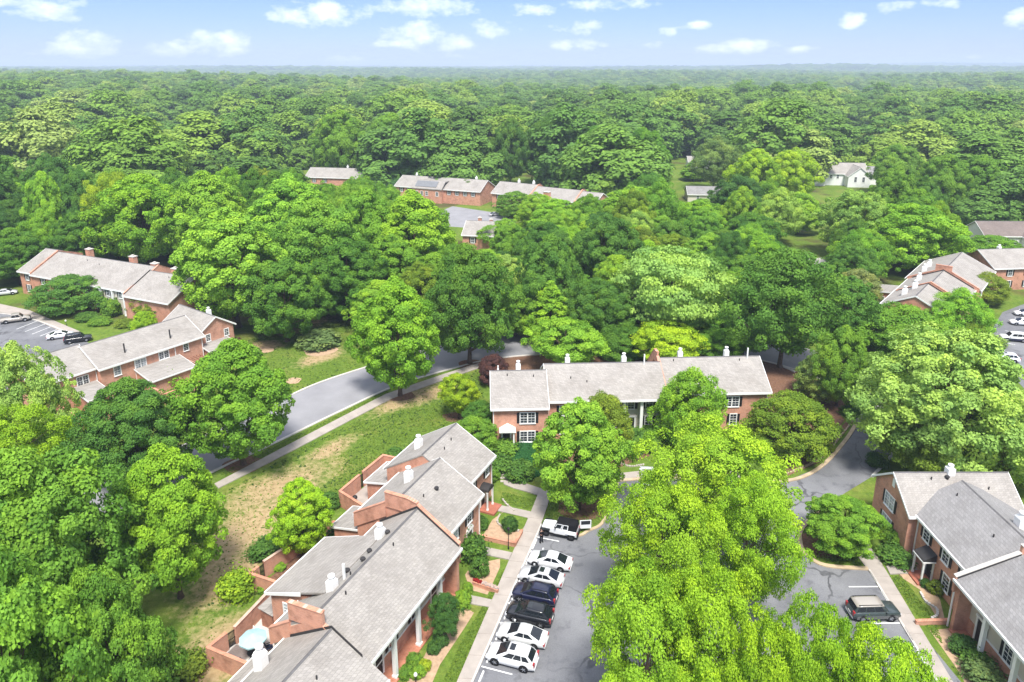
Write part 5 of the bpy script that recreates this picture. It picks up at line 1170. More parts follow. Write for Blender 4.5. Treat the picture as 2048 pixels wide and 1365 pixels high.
for sgn in (-1, 1):
    a, b, c_, d_ = (bs[1], bs[2], tp[2], tp[1]) if sgn > 0 else (bs[3], bs[0], tp[0], tp[3])
    for (u0, u1) in ((.02, .33), (.35, .62)):
        if sgn < 0: u0, u1 = 1-u1, 1-u0
        MB().add(panel(a, b, c_, d_, u0, u1, .0, .98, .012), [(0, 1, 2, 3)]).build('door_frame', 'car_white', J)
        MB().add(panel(a, b, c_, d_, u0+.035, u1-.035, .14, .86, .02), [(0, 1, 2, 3)]).build('side_window', 'glass_car', J)
    MB().box(1.05, 2.0, sgn*.92-.16, sgn*.92+.16, .86, .98).build('fender', 'car_black', J); MB().box(-1.95, -.85, sgn*.92-.14, sgn*.92+.14, .86, .98).build('fender', 'car_white', J)
    MB().tube((2.04, sgn*.42, .86), (2.10, sgn*.42, .86), .11, .11, 12).build('headlight', 'lamp_clear', J); MB().box(-2.12, -2.04, sgn*.66-.07, sgn*.66+.07, .82, 1.05).build('tail_light', 'lamp_red', J)
    MB().box(.34, .46, sgn*.80, sgn*1.0, 1.18, 1.4).build('mirror', 'car_black', J)
    MB().box(-.9, 1.0, sgn*.85-.05, sgn*.85+.05, .42, .50).build('side_step', 'rubber', J)
MB().add(panel(bs[0], bs[1], tp[1], tp[0], .03, .97, .0, 1.0, .01), [(0, 1, 2, 3)]).build('windscreen_frame', 'car_white', J)
MB().add(panel(bs[0], bs[1], tp[1], tp[0], .08, .92, .10, .90, .02), [(0, 1, 2, 3)]).build('windscreen', 'glass_car', J)
MB().box(2.08, 2.26, -.8, .8, .52, .72).build('bumper', 'rubber', J); MB().box(-2.22, -2.06, -.8, .8, .5, .68).build('bumper', 'rubber', J)
MB().box(2.05, 2.085, -.32, .32, .72, 1.0).build('grille', 'rubber', J)
ty, ri = wheel_meshes(.42, 'rim_dark')
for x in (-1.42, 1.52):
    for sgn in (-1, 1): t_ = link('wheel', ty, J, (x, sgn*.84, .42)); link('rim', ri, t_)
tg = MB().box(-1.35, 0, -.03, .03, .62, 1.70).build('tailgate', 'car_white', J, (-2.08, -.76, 0), (0, 0, R(22)))
MB().box(-1.22, -.16, -.045, .045, 1.15, 1.62).build('tailgate_window', 'glass_car', tg)

# ------------------------------------------------------------------ a person standing by the off-road car
def person(label, pos, az):
    e = empty('person', (pos[0], pos[1], .022), R(90-az)); tag(e, label, 'person')
    def skinned(nm, V, E_, mat, rad):
        me = bpy.data.meshes.new(nm); me.from_pydata(V, E_, []); me.materials.append(MATS[mat]); o = link(nm, me, e)
        sm = o.modifiers.new('skin', 'SKIN'); sm.use_smooth_shade = True; sv = me.skin_vertices[0].data
        for i, r in enumerate(rad): sv[i].radius = (r, r) if not isinstance(r, tuple) else r; sv[i].use_root = (i == 0)
        s2 = o.modifiers.new('sub', 'SUBSURF'); s2.levels = 1; s2.render_levels = 2; return o
    V = [(0, 0, .98), (0, 0, 1.15), (.01, 0, 1.36), (.02, 0, 1.50), (.03, 0, 1.60), (.05, 0, 1.68), (.04, 0, 1.74),
         (0, .10, .94), (.02, .13, .50), (-.02, .15, .09), (.12, .16, .04), (0, -.10, .94), (.03, -.12, .50), (.0, -.14, .09), (.14, -.15, .04),
         (0, .19, 1.40), (.02, .24, 1.12), (.16, .20, .95), (.22, .18, .92), (0, -.19, 1.40), (.04, -.25, 1.14), (.20, -.18, 1.02), (.26, -.16, 1.0)]
    E_ = [(0, 1), (1, 2), (2, 3), (3, 4), (4, 5), (5, 6), (0, 7), (7, 8), (8, 9), (9, 10), (0, 11), (11, 12), (12, 13), (13, 14), (2, 15), (15, 16), (16, 17), (17, 18), (2, 19), (19, 20), (20, 21), (21, 22)]
    rad = [(.15, .12), (.145, .11), (.16, .12), .055, .075, .095, .07, .10, .07, .05, .045, .10, .07, .05, .045, .065, .05, .04, .035, .065, .05, .04, .035]
    b = skinned('body', V, E_, 'skin', rad)
    skinned('trousers', [V[i] for i in (0, 7, 8, 9, 11, 12, 13)], [(0, 1), (1, 2), (2, 3), (0, 4), (4, 5), (5, 6)], 'cloth_black', [(.165, .13), .115, .085, .068, .115, .085, .068])
    skinned('jacket', [V[i] for i in (0, 1, 2, 15, 16, 17, 19, 20, 21)] + [(.015, 0, 1.47)], [(0, 1), (1, 2), (2, 3), (3, 4), (4, 5), (2, 6), (6, 7), (7, 8), (2, 9)], 'cloth_black', [(.165, .13), (.16, .125), (.175, .135), .08, .064, .052, .08, .064, .052, .075])
    skinned('hair', [(.0, 0, 1.70), (.01, 0, 1.77), (.06, 0, 1.79)], [(0, 1), (1, 2)], 'hair_dark', [.09, .085, .06])
    for s_, (hx, hy, hz) in ((1, (.24, .175, .915)), (-1, (.28, -.155, .995))):
        for k in range(5):
            m = MB(); a = (k-2)*.35; q = (hx+.03, hy+.015*(k-2), hz-.01); r_ = (hx+.085-.01*abs(k-2), hy+.022*(k-2), hz-.045); m.tube((hx-.02, hy+.008*(k-2), hz), q, .010, .009, 6); m.tube(q, r_, .009, .007, 6); m.build('finger', 'skin', e)
    for sgn in (-1, 1): 
        MB().lathe([(.012, -.008), (.014, 0), (.008, .01)], 0, 0, 8).build('eye', 'hair_dark', e, (.138, sgn*.034, 1.69))
        MB().box(.05, .08, sgn*.088-.012, sgn*.088+.012, 1.65, 1.71).build('ear', 'skin', e)
    MB().prism_y([(.135, 1.64), (.165, 1.645), (.138, 1.685)], -.014, .014).build('nose', 'skin', e); MB().box(.132, .140, -.025, .025, 1.612, 1.622).build('mouth', 'lamp_red', e)
    for y in (.155, -.145): MB().prism_y([(-.09, .0), (.2, .0), (.2, .05), (.08, .11), (-.09, .12)], y-.05, y+.05).build('shoe', 'rubber', e)
    return e
person('person in black jacket and trousers standing in the empty bay', G(1083, 1086)[:2], 330)

# ------------------------------------------------------------------ small things
def shrub(u, v, wpx, h, ck, label, i=0, group=None, sq=1.0, name='shrub', cat='shrub', hz=None):
    p = G(u, v); wd = wpx*depth((p[0], p[1], h/2))/F
    o = link(name, BUSH[i], None, (p[0], p[1], 0), (0, 0, random.uniform(0, 6.28)), (wd/2, wd/2*sq, h/1.5)); b = COLS[ck]; o.color = (*b, 1); tag(o, label, cat, group)
    TREES.append((p[0], p[1], wd/2)); return o
SH = [(1020,1060,30,1.5,'deep','round clipped shrub behind the slim black lamp post',2),(960,1055,34,1.3,'dark','dark shrub against the brick wall by the red door step',0),(948,1120,44,2.6,'dark','tall dark shrub at the brick pier of the long row house',3),
      (960,1150,36,1.9,'dark','dark trimmed shrub beside the brick pier and flower planter',0),(935,1186,20,1.1,'bright','round bright green ball shrub at the porch step',2),(925,1212,34,1.5,'bright','light green mounded shrub under the thin dark tree',2),
      (868,1305,26,1.0,'deep','blackish green ball shrub below a porch column',2),(850,1340,24,.9,'yellow','bright yellow flowering shrub below the porch',2),(828,1328,30,1.0,'mid','green ball shrub beside the yellow shrub',0),(838,1352,28,.9,'bright','light green ball shrub under the yellow shrub',0),(812,1352,30,.9,'mid','low green shrub at the brick porch edge',0),
      (880,1290,30,1.2,'deep','dark low shrub at the foot of the thin dark tree',0),(1008,906,48,1.5,'mid','ragged green shrub beside the garden stair',3),(1000,940,44,1.6,'dark','dark green shrub at the far corner of the long row house',3),(985,960,30,1.3,'mid','shrub by the far downspout of the long row house',0),
      (1075,888,34,1.5,'deep','dark round shrub below the ground floor double window',2),(1030,884,28,1.1,'rust','reddish low shrub at the porch of the lot-end row house',0),(1265,890,90,1.9,'dark','wide dark shrub before the white porch columns',0),(1300,880,70,1.6,'mid','green shrub beside the dense dome tree',0),
      (1250,900,60,1.2,'deep','low dark shrub at the foot of the porch columns',0),(1480,905,60,1.4,'dark','dark shrub at the front of the end block of the lot-end row',0),(1500,885,50,1.3,'deep','deep green shrub under the olive dome tree',0),
      (1770,1078,26,1.6,'bright','light green upright shrub by the ground floor window of the cross gable',2),(1786,1092,38,2.0,'mid','green rounded shrub below the cross gable',2),(1790,1122,54,1.2,'dark','spreading dark green shrub at the walk to the hooded door',3),(1762,1060,40,1.8,'deep','dark shrub behind the low spreading corner tree',0),
      (1872,1186,30,1.3,'olive','olive green shrub under a black-shuttered window',0),(1850,1172,20,.7,'deep','small dark ball shrub by the red step',2),(1925,1300,50,1.2,'deep','dark shrub below the cream porch',0),(1955,1335,50,1.2,'dark','dark low shrub along the cream porch',3),(1965,1362,60,1.4,'grey','bluish green feathery shrub at the cream porch',3),
      (637,690,88,2.6,'grey','wide grey-green shrub alone on the worn lawn',0),(475,1190,60,2.2,'lime','yellow-green airy shrub outside the patio walls',3),(530,1112,50,1.5,'dark','dark creeping shrub on the mulched yard wall',3),(548,1100,60,1.6,'deep','dark shrub overhanging the mulched yard wall',0),
      (690,1085,70,1.9,'deep','dark shrub under the small yellow-green tree',0),(730,1072,60,1.7,'dark','dark shrub beside the brick lean-to',0),(560,1140,22,.7,'bright','small light green ball in the mulched yard',2),(525,1185,20,.8,'bright','small green ball outside the mulched yard wall',2),
      (660,1015,40,1.8,'dark','dark shrub at the foot of the tall patio wall',0),(790,925,46,1.8,'dark','green shrub at the corner of the far patio',0),(225,632,36,3.6,'mid','clipped egg-shaped evergreen by the white columns of the red-chimney row',2),(175,640,44,1.5,'dark','dark shrub by the lot of the red-chimney row kerb',0),(200,648,44,1.3,'mid','green shrub nearest the kerb beside the egg-shaped evergreen',0),
      (250,652,40,1.2,'olive','low shrub on the porch side of the egg-shaped evergreen',0),(290,655,46,1.8,'mid','green shrub behind the black-flued row house',0),(345,772,34,2.2,'bright','light green bush in the patio of the black-flued row house',3),(453,712,18,1.6,'deep','dark tall planter shrub at the lawn edge of the black-flued row',2),
      (440,690,70,1.6,'plum','dark plum shrub by the end lean-to of the black-flued row',0),(1040,955,60,2.0,'dark','ivy-covered shrub on the ivy side of the garden stair',0),(380,1345,60,1.4,'olive','olive shrub by the brick patio wall',3),(330,1365,80,2.0,'mid','green shrub under the huge tree',0),
      (1655,900,26,.8,'olive','olive shrub at the inside of the entrance bend',0),(1752,930,40,1.6,'deep','dark shrub between the entrance lane and the cross gable',0),(1995,690,30,1.2,'pale','pale grassy shrub by the lot of the stepped brick row',3),(1700,830,40,1.4,'deep','dark shrub at the concrete apron',0),
      (60,520,50,2.4,'bright','bright round shrub at the outer end of the red-chimney row',2),(25,530,70,2.6,'mid','green shrub beside the lot of the red-chimney row entrance',0),(95,560,40,1.5,'olive','olive shrub under the outer end windows',0),(1885,500,60,2.0,'olive','olive bush behind the stepped brick row',0)]
for (u, v, wp, h, ck, lb, i) in SH: shrub(u, v, wp, h, ck, lb, i)
# ivy bank: a low mound of leaves between stair and middle house
ip = px([(1020,893),(1085,888),(1120,905),(1100,945),(1050,965),(1018,950)])
def in_poly(x, y, P):
    c = False; j = len(P)-1
    for i in range(len(P)):
        if ((P[i][1] > y) != (P[j][1] > y)) and (x < (P[j][0]-P[i][0])*(y-P[i][1])/(P[j][1]-P[i][1]+1e-12)+P[i][0]): c = not c
        j = i
    return c
pts = []; xs = [p[0] for p in ip]; ys = [p[1] for p in ip]; g_ = np.random.default_rng(5)
while len(pts) < 9000:
    x, y = g_.uniform(min(xs), max(xs)), g_.uniform(min(ys), max(ys))
    if in_poly(x, y, ip): pts.append((x, y, .12+.08*math.sin(x*1.7)+.5*max(0, (y-min(ys))/(max(ys)-min(ys)))+g_.uniform(0, .15)))
pts = np.array(pts); nn_ = g_.normal(size=(len(pts), 3))*.45 + np.array([0, -.3, 1.0])
ivy = link('ivy', quads_mesh('ivy', pts, nn_, g_.uniform(.12, .24, len(pts)), np.stack([g_.beta(2, 2, len(pts)), g_.uniform(size=len(pts))], 1), 'leaves', rng=g_)); ivy.color = (.03, .115, .035, 1); tag(ivy, 'green ivy ground cover on the bank beside the stone stair', 'ivy', kind='stuff')
# grass tufts on the lawns
def tufts(n, regions, name, colr, seed, size=(.10, .26)):
    g_ = np.random.default_rng(seed); P = []
    for poly, k in regions:
        Q = px(poly); xs = [p[0] for p in Q]; ys = [p[1] for p in Q]; c = 0
        while c < k:
            x, y = g_.uniform(min(xs), max(xs)), g_.uniform(min(ys), max(ys))
            if in_poly(x, y, Q):
                c += 1
                if not any(((x-a)*math.cos(r_)+(y-b)*math.sin(r_))**2/(A_*A_)+(-(x-a)*math.sin(r_)+(y-b)*math.cos(r_))**2/(B_*B_) < .9 for (a, b, A_, B_, r_) in DB) or g_.uniform() < .12: P.append((x, y, .03))
    P = np.array(P); N_ = g_.normal(size=P.shape)*.5 + np.array([0, -.25, .8])
    o = link(name, quads_mesh(name, P, N_, g_.uniform(*size, len(P)), np.stack([g_.beta(2, 2, len(P)), g_.uniform(size=len(P))], 1), 'leaves', rng=g_)); o.color = (*colr, 1); tag(o, kind='stuff'); return o
LW = [([(450,985),(600,900),(790,803),(960,740),(975,840),(900,850),(780,910),(670,990),(600,1100),(480,1180),(400,1365),(330,1365),(420,1100)], 26000), ([(440,720),(560,640),(700,640),(730,730),(560,795)], 9000),
      ([(455,955),(600,880),(780,786),(770,783),(590,872),(440,948)], 3000), ([(985,1205),(1010,1135),(980,1190),(925,1280),(870,1400),(905,1400)], 3500), ([(1005,985),(1070,1000),(1060,1020),(1000,1005)], 1200), ([(1090,1030),(1110,980),(1220,1000),(1200,1045),(1150,1068)], 3000),
      ([(1610,1065),(1680,1050),(1730,1130),(1640,1125)], 3000), ([(1775,1155),(1800,1150),(1870,1240),(1885,1290),(1850,1250)], 1500)]
tufts(0, LW, 'grass', (.125, .205, .030), 3)
tufts(0, [(LW[0][0], 1500), (LW[1][0], 500)], 'weeds', (.055, .10, .024), 4, (.2, .5))
# lamp posts
def lamp_post(u, v, label, h=2.6, globe=True, mat='iron_black'):
    p = G(u, v); e = empty('lamp_post', (p[0], p[1], .02)); tag(e, label, 'lamp post')
    MB().lathe([(.09, 0), (.09, .25), (.045, .32), (.04, h-.1), (.06, h-.05), (.06, h)], 0, 0, 10).build('post', mat, e)
    if globe: MB().lathe([(.08, h), (.16, h+.1), (.17, h+.22), (.10, h+.36), (.03, h+.42)], 0, 0, 12).build('globe', 'globe_white', e, smooth=True)
    else: MB().lathe([(.06, h), (.12, h+.05), (.14, h+.3), (.18, h+.32), (.03, h+.48)], 0, 0, 8).build('lantern', 'iron_black', e)
    return e
lamp_post(1017, 1099, 'slim black lamp post at the corner of the brick planter', 2.4, False); lamp_post(1013, 893, 'white post lamp by the porch step of the lot-end row house', 2.6, True, 'white_paint'); lamp_post(832, 1372, 'short lamp with white globe beside the porch shrubs', 1.0, True)
lamp_post(133, 652, 'small globe lamp on the lawn by the lot of the red-chimney row', .9, True)
# brick planter before the long row, with coping
PW = A
def lpx(hs, pts, z=0.0):
    a = hs.e.rotation_euler.z; ca, sa = math.cos(a), math.sin(a); out = []
    for u, v in pts:
        q = G(u, v, z); dx, dy = q[0]-hs.e.location.x, q[1]-hs.e.location.y; out.append((dx*ca+dy*sa, -dx*sa+dy*ca))
    return out
garden_wall('low brick planter wall with pale coping at the walk beside the lamp post', A, lpx(A, [(962, 1071), (1030, 1086), (1043, 1062)], .5), .5, 'planter_wall')
garden_wall('low brick planter wall before the cream porch of the darker grey roofed row', Cc, lpx(Cc, [(1894, 1240), (1834, 1242)], .45), .45, 'planter_wall')
fw = garden_wall('low brick wall edged with red and white flowers beside the porch', A, lpx(A, [(948, 1164), (994, 1180)], .4), .4, 'planter_wall')
for k in range(11):
    p = G(948+46*k/10, 1162+16*k/10, .4); p = (p[0], p[1], .42); o = link('flower_clump', BUSH[2], None, p, (0, 0, k), (.15+.06*(k % 3), .17, .16+.05*(k % 2))); o.color = (.34, .03, .03, 1) if k < 4 else (.62, .52, .54, 1); tag(o, ('red' if k < 4 else 'pale pink') + ' flower clump on the low brick wall beside the porch', 'flowers', ('red' if k < 4 else 'pale pink') + ' flowers on the wall')
# patio furniture under the aqua umbrella
up = wpt(A, -3.2, 12.9, .06); ue = empty('patio_umbrella', up); tag(ue, 'pale aqua octagonal patio umbrella behind the long row house', 'umbrella')
n = 8; Rr = 1.25; vs = [(0, 0, 2.75)] + [(Rr*math.cos(6.2832*i/n), Rr*math.sin(6.2832*i/n), 2.2) for i in range(n)] + [(Rr*math.cos(6.2832*i/n), Rr*math.sin(6.2832*i/n), 2.05) for i in range(n)]
MB().add(vs, [(0, 1+i, 1+(i+1) % n) for i in range(n)] + [(1+i, 9+i, 9+(i+1) % n, 1+(i+1) % n) for i in range(n)]).build('canopy', 'fabric_aqua', ue)
MB().tube((0, 0, 0), (0, 0, 2.75), .035, .03, 8).build('pole', 'wood_grey', ue); MB().lathe([(.35, 0), (.35, .06), (.1, .12)], 0, 0, 14).build('base', 'iron_black', ue)
for i in range(n): MB().tube((0, 0, 2.7), (Rr*.97*math.cos(6.2832*i/n), Rr*.97*math.sin(6.2832*i/n), 2.17), .012, .010, 5).build('rib', 'wood_grey', ue)
def chair(pos, rz, label, mat='navy_fabric', frame='iron_black', group=None):
    e = empty('patio_chair', pos, rz); tag(e, label, 'chair', group)
    MB().box(-.27, .27, -.27, .27, .40, .48).build('seat', mat, e); b = MB().prism_x([(.24, .48), (.32, .48), (.46, 1.0), (.38, 1.0)], -.26, .26).build('backrest', mat, e)
    for x in (-.24, .24):
        for y in (-.23, .25): MB().box(x-.025, x+.025, y-.025, y+.025, 0, .42).build('leg', frame, e)
        MB().box(x-.03, x+.03, -.26, .34, .62, .66).build('armrest', frame, e)
    return e
for k, (x, y) in enumerate(((-4.4, 12.0), (-2.0, 12.3), (-4.5, 13.6), (-4.9, 11.0))): chair(wpt(A, x, y, .06), k*1.7+.4, 'navy cushioned patio chair around the aqua umbrella', group='chairs around the aqua umbrella')
te = empty('patio_table', up); tag(te, 'round dark patio table under the aqua umbrella', 'table'); MB().lathe([(.62, .70), (.65, .71), (.65, .74), (.62, .75)], 0, 0, 20).build('tabletop', 'iron_black', te)
for k in range(4): a = .8+k*1.57; MB().tube((.45*math.cos(a), .45*math.sin(a), 0), (.4*math.cos(a), .4*math.sin(a), .71), .02, .02, 6).build('leg', 'iron_black', te)
mt_ = MB().box(-1.0, 1.0, -1.1, 1.1, .0, .03).build('patio_mat', 'wood_grey', None, wpt(A, -3.7, 14.6, .062), (0, 0, A.e.rotation_euler.z)); MB().box(-.9, .9, -1.0, 1.0, .03, .036).build('mat_field', 'shingle_brown', mt_); tag(mt_, 'grey woven patio mat by the garden gate', 'mat')
def gate(hs, a, b, h, label):
    p = wpt(hs, *a); q = wpt(hs, *b); L_ = math.dist(p[:2], q[:2]); e = empty('garden_gate', (p[0], p[1], .05), math.atan2(q[1]-p[1], q[0]-p[0])); tag(e, label, 'gate')
    for x in (.05, L_-.05): MB().box(x-.03, x+.03, -.03, .03, 0, h).build('upright', 'iron_black', e)
    for z in (.15, h*.5, h-.15): MB().box(.08, L_-.08, -.02, .02, z-.03, z+.03).build('rail', 'iron_black', e)
    k = int((L_-.16)/.12)
    for i in range(k): MB().box(.08+(i+.5)*.12-.035, .08+(i+.5)*.12+.035, -.012, .012, .1, h-.02).build('bar', 'iron_black', e)
gate(A, (-3.55, 15.9), (-2.65, 15.7), 1.75, 'black iron gate in the patio wall by the aqua umbrella'); gate(A, (4.45, 19.7), (5.35, 19.7), 1.75, 'black iron gate of the mulched yard wall'); gate(A, (22.55, 20.2), (23.35, 20.2), 1.9, 'dark gate in the far patio wall of the long row')
# outdoor bits beside the near patio: white bench, little shed roof, pots
chair(wpt(A, -.9, 14.6, .06), 2.2, 'white frame lounge chair against the brick patio wall', 'white_paint', 'white_paint')
sh_ = empty('storage_shed', wpt(A, .9, 14.4, .06), A.e.rotation_euler.z); tag(sh_, 'small patio storage shed with pale roof beside the brick addition', 'shed')
MB().box(-.9, .9, -.7, .7, 0, 1.7).build('wall', 'brick_dark', sh_); MB().prism_x([(-.9, 1.72), (.9, 2.05), (.9, 2.13), (-.9, 1.80)], -1.05, 1.05).build('roof', 'shingle_grey', sh_); MB().box(-.4, .4, .69, .72, .05, 1.6).build('door', 'white_paint', sh_)
for k, (x, y, lb) in enumerate(((-1.6, 15.1, 'dark pot with white flowers at the brick patio wall'), (-2.1, 15.0, 'second flower pot by the iron gate'), (-4.9, 15.5, 'clay pot in the corner of the brick patio'))):
    e = empty('plant_pot', wpt(A, x, y, .06)); tag(e, lb, 'plant pot'); MB().lathe([(.14, 0), (.22, .38), (.24, .40), (.2, .41)], 0, 0, 12).build('pot', 'terracotta' if k == 2 else 'iron_black', e); o = link('plant', BUSH[2], e, (0, 0, .36), (0, 0, k), (.26, .26, .3)); o.color = (.65, .55, .55, 1) if k < 2 else (.05, .12, .03, 1)
gr = empty('barbecue', wpt(A, 19.8, 18.9, .05)); tag(gr, 'black barbecue in the far patio of the long row', 'barbecue'); MB().lathe([(.05, .55), (.3, .75), (.32, .9), (.25, 1.05), (.05, 1.12)], 0, 0, 14).build('bowl', 'iron_black', gr, smooth=True)
for k in range(3): a = k*2.09; MB().tube((.3*math.cos(a), .3*math.sin(a), 0), (.16*math.cos(a), .16*math.sin(a), .7), .015, .015, 6).build('leg', 'iron_black', gr)
# low tan timber edging wall along the entrance bend, stone by stone; stone edging of the beds
def edging(pts, label, mat='stone', size=.32, name='stone_edging'):
    L_ = smooth_line(px(pts), 8); L_ = [np.array(p) for p in L_]; d = [0]
    for i in range(1, len(L_)): d.append(d[-1]+np.linalg.norm(L_[i]-L_[i-1]))
    e = empty(name, (L_[0][0], L_[0][1], 0)); tag(e, label, 'edging'); k = int(d[-1]/size)
    for i in range(k):
        t_ = (i+.5)*size; x = np.interp(t_, d, [p[0] for p in L_]); y = np.interp(t_, d, [p[1] for p in L_]); x2 = np.interp(t_+.1, d, [p[0] for p in L_]); y2 = np.interp(t_+.1, d, [p[1] for p in L_])
        s_ = random.uniform(.8, 1.15); o = link('stone', cached(('st', i % 3, mat), lambda: MB().prism_z([(-.15, -.09), (-.03, -.12), (.13, -.10), (.15, .04), (.05, .12), (-.12, .09)], 0, .2).mesh('stone', mat)), e, (x-L_[0][0], y-L_[0][1], 0), (0, 0, math.atan2(y2-y, x2-x)+random.uniform(-.2, .2)), (size/.32*.98, s_, s_))
edging([(1000,1030),(995,1046),(1012,1058),(1040,1064)], 'pale stone edging curved round the little grass circle by the lamp post'); edging([(1840,1185),(1852,1205),(1872,1218),(1874,1232),(1862,1240)], 'white stone edging of the flower bed by the hooded door', 'concrete_pale')
edging([(1240,928),(1262,934),(1290,930)], 'curved stone edging of the bed before the porch columns'); edging([(1005,1000),(1015,1012),(1030,1024)], 'stone edging along the brick path to the curved hood')
edging([(1566,952),(1640,918),(1690,862),(1712,832)], 'tan timber edging along the inside of the entrance bend', 'kerb_tan', .6)
# fence and bins at the brown-roofed house
fe_ = empty('board_fence', (*G(1920, 490)[:2], 0)); tag(fe_, 'tall black board fence beside the brown-roofed white house', 'fence'); fp = [G(1920, 490)[:2], G(1970, 493)[:2]]; L_ = np.linalg.norm(fp[1]-fp[0]); dr = (fp[1]-fp[0])/L_; k = int(L_/.6); bm_ = MB().box(-.28, .28, -.02, .02, .05, 1.9).mesh('board', 'black_paint')
for i in range(k): link('board', bm_, fe_, (dr[0]*(i+.5)*.6, dr[1]*(i+.5)*.6, 0), (0, 0, math.atan2(dr[1], dr[0])))
for i, (u, lb) in enumerate(((1931, 'black wheeled bin before the black fence'), (1941, 'second wheeled bin beside the first at the black fence'))):
    p = G(u, 499); e = empty('wheeled_bin', (p[0], p[1], 0)); tag(e, lb, 'bin'); MB().prism_z([(-.28, -.3), (.28, -.3), (.28, .3), (-.28, .3)], .1, 1.0).build('body', 'black_paint', e); MB().box(-.31, .31, -.35, .33, 1.0, 1.08).build('lid', 'iron_black', e)
    for x in (-.3, .3): MB().tube((x-.03, .28, .1), (x+.03, .28, .1), .1, .1, 10).build('wheel', 'rubber', e)

# ------------------------------------------------------------------ the wood
random.seed(99)
KEEP = []      # clear places: houses, lots, roads (x, y, r)
for hs, L_, dp in ((A, 52, 16), (B, 41, 14), (Cc, 38, 14), (D, 34, 14), (Eh, 52, 16), (Hh, 40, 18), (fh, 38, 14), (gh, 44, 14), (mh, 9, 12), (kh, 46, 14), (jh, 26, 12), (ih, 22, 12)):
    for q in np.arange(-4, L_+4, 5.0):
        for yy in (-6, 0, 6, 12): p = wpt(hs, q, yy); KEEP.append((p[0], p[1], 7.0))
for (u, v, r) in ((700, 780, 14), (600, 850, 14), (480, 930, 14), (850, 720, 12), (560, 720, 14), (1640, 900, 12), (1600, 498, 9), (1625, 490, 8), (940, 435, 16), (60, 680, 22), (2040, 690, 22), (1400, 340, 10), (700, 850, 16), (600, 960, 16), (1380, 690, 9), (1200, 690, 9), (1000, 700, 9), (1580, 715, 9)): p = G(u, v); KEEP.append((p[0], p[1], r))
# sight lines kept open in the photograph: (u from, u to, lowest pixel seen, nearer than y)
SIGHT = [(640, 745, 342, 352, 300), (790, 960, 342, 366, 285), (905, 980, 415, 434, 262), (985, 1195, 362, 382, 262), (925, 972, 445, 485, 196), (1372, 1440, 368, 394, 290), (1612, 1740, 296, 358, 320), (1915, 2060, 430, 498, 205), (1985, 2060, 498, 590, 160),
         (1765, 1985, 508, 620, 160), (1560, 1640, 468, 525, 260), (25, 365, 500, 660, 175), (1345, 1440, 330, 345, 360), (0, 200, 630, 700, 140)]
def ok(x, y, r):
    for (a, b, c) in TREES:
        if (x-a)**2+(y-b)**2 < (r*.62+c*.62)**2: return False
    for (a, b, c) in KEEP:
        if (x-a)**2+(y-b)**2 < (r*.8+c)**2: return False
    return True
LBL = {'mid': 'mid-green', 'dark': 'dark green', 'bright': 'bright spring-green', 'deep': 'deep blue-green', 'pale': 'pale grey-green', 'olive': 'olive'}
SHAPE = {'oak': 'broad-domed', 'maple': 'oval-crowned', 'open': 'loose-crowned', 'locust': 'tufted'}
MARKS = [(Eh, 26, 7, 'the red-chimney brick row'), (D, 8, 6, 'the black-flued row house'), (B, 20, 7, 'the lot-end row house'), (Hh, 18, 6, 'the stepped brick row'), (fh, 18, 7, 'the brick house with the roof panel'), (gh, 22, 7, 'the far brick row with fire walls'), (mh, 4, 6, 'the small gabled roof before the far lot'),
         (kh, 12, 6, 'the white gabled house'), (jh, 12, 5, 'the brown-roofed white house'), (ih, 10, 6, 'the brick end house')]
MARKS = [(*wpt(h_[0], h_[1], h_[2])[:2], h_[3]) for h_ in MARKS]
n_ind = 0; tries = 0; NT0 = sum(1 for o in bpy.data.objects if o.name.split('.')[0] == 'tree'); YMAX = 400
cand = []
while tries < 30000:
    tries += 1; y = random.uniform(120, 430); x = random.uniform(-1, 1)*(y*.80+25); cand.append((y, x))
cand.sort()
for (y, x) in cand:
    if NT0 + n_ind >= 300: break
    r = random.uniform(5.5, 8.5) + max(0, min(4, (y-200)/45))
    if not ok(x, y, r): continue
    ck = random.choices(['mid', 'dark', 'bright', 'deep', 'pale', 'olive'], [34, 24, 22, 8, 7, 5])[0]; h_ = random.uniform(14, 24)
    if y < 190: h_ = random.uniform(10, 15)
    good = False
    for h_ in (h_, 13.0, 10.0, 7.5):
        uu, vv = proj((x, y + r*.5, h_)); wpx_ = r*F/y; vb_ = proj((x, y, 0))[1]
        if not any(u0-wpx_*.8 < uu < u1+wpx_*.8 and vv < v1 and vb_ > v0 and y < ym for (u0, u1, v0, v1, ym) in SIGHT): good = True; break
    if not good: continue
    r = min(r, h_*.62)
    kd = random.choice(['oak', 'oak', 'oak', 'maple', 'open', 'locust']); mk = min(MARKS, key=lambda q: (q[0]-x)**2+(q[1]-y)**2)[2]
    lb = '%s %s tree of the wood nearest %s' % (LBL[ck], SHAPE[kd], mk)
    place_tree((x, y, float(terrain_z(np.array(x), np.array(y)))), r*2.15, h_, kd, ck, lb, lb.replace(' tree ', ' trees '), rng=random); n_ind += 1; YMAX = y
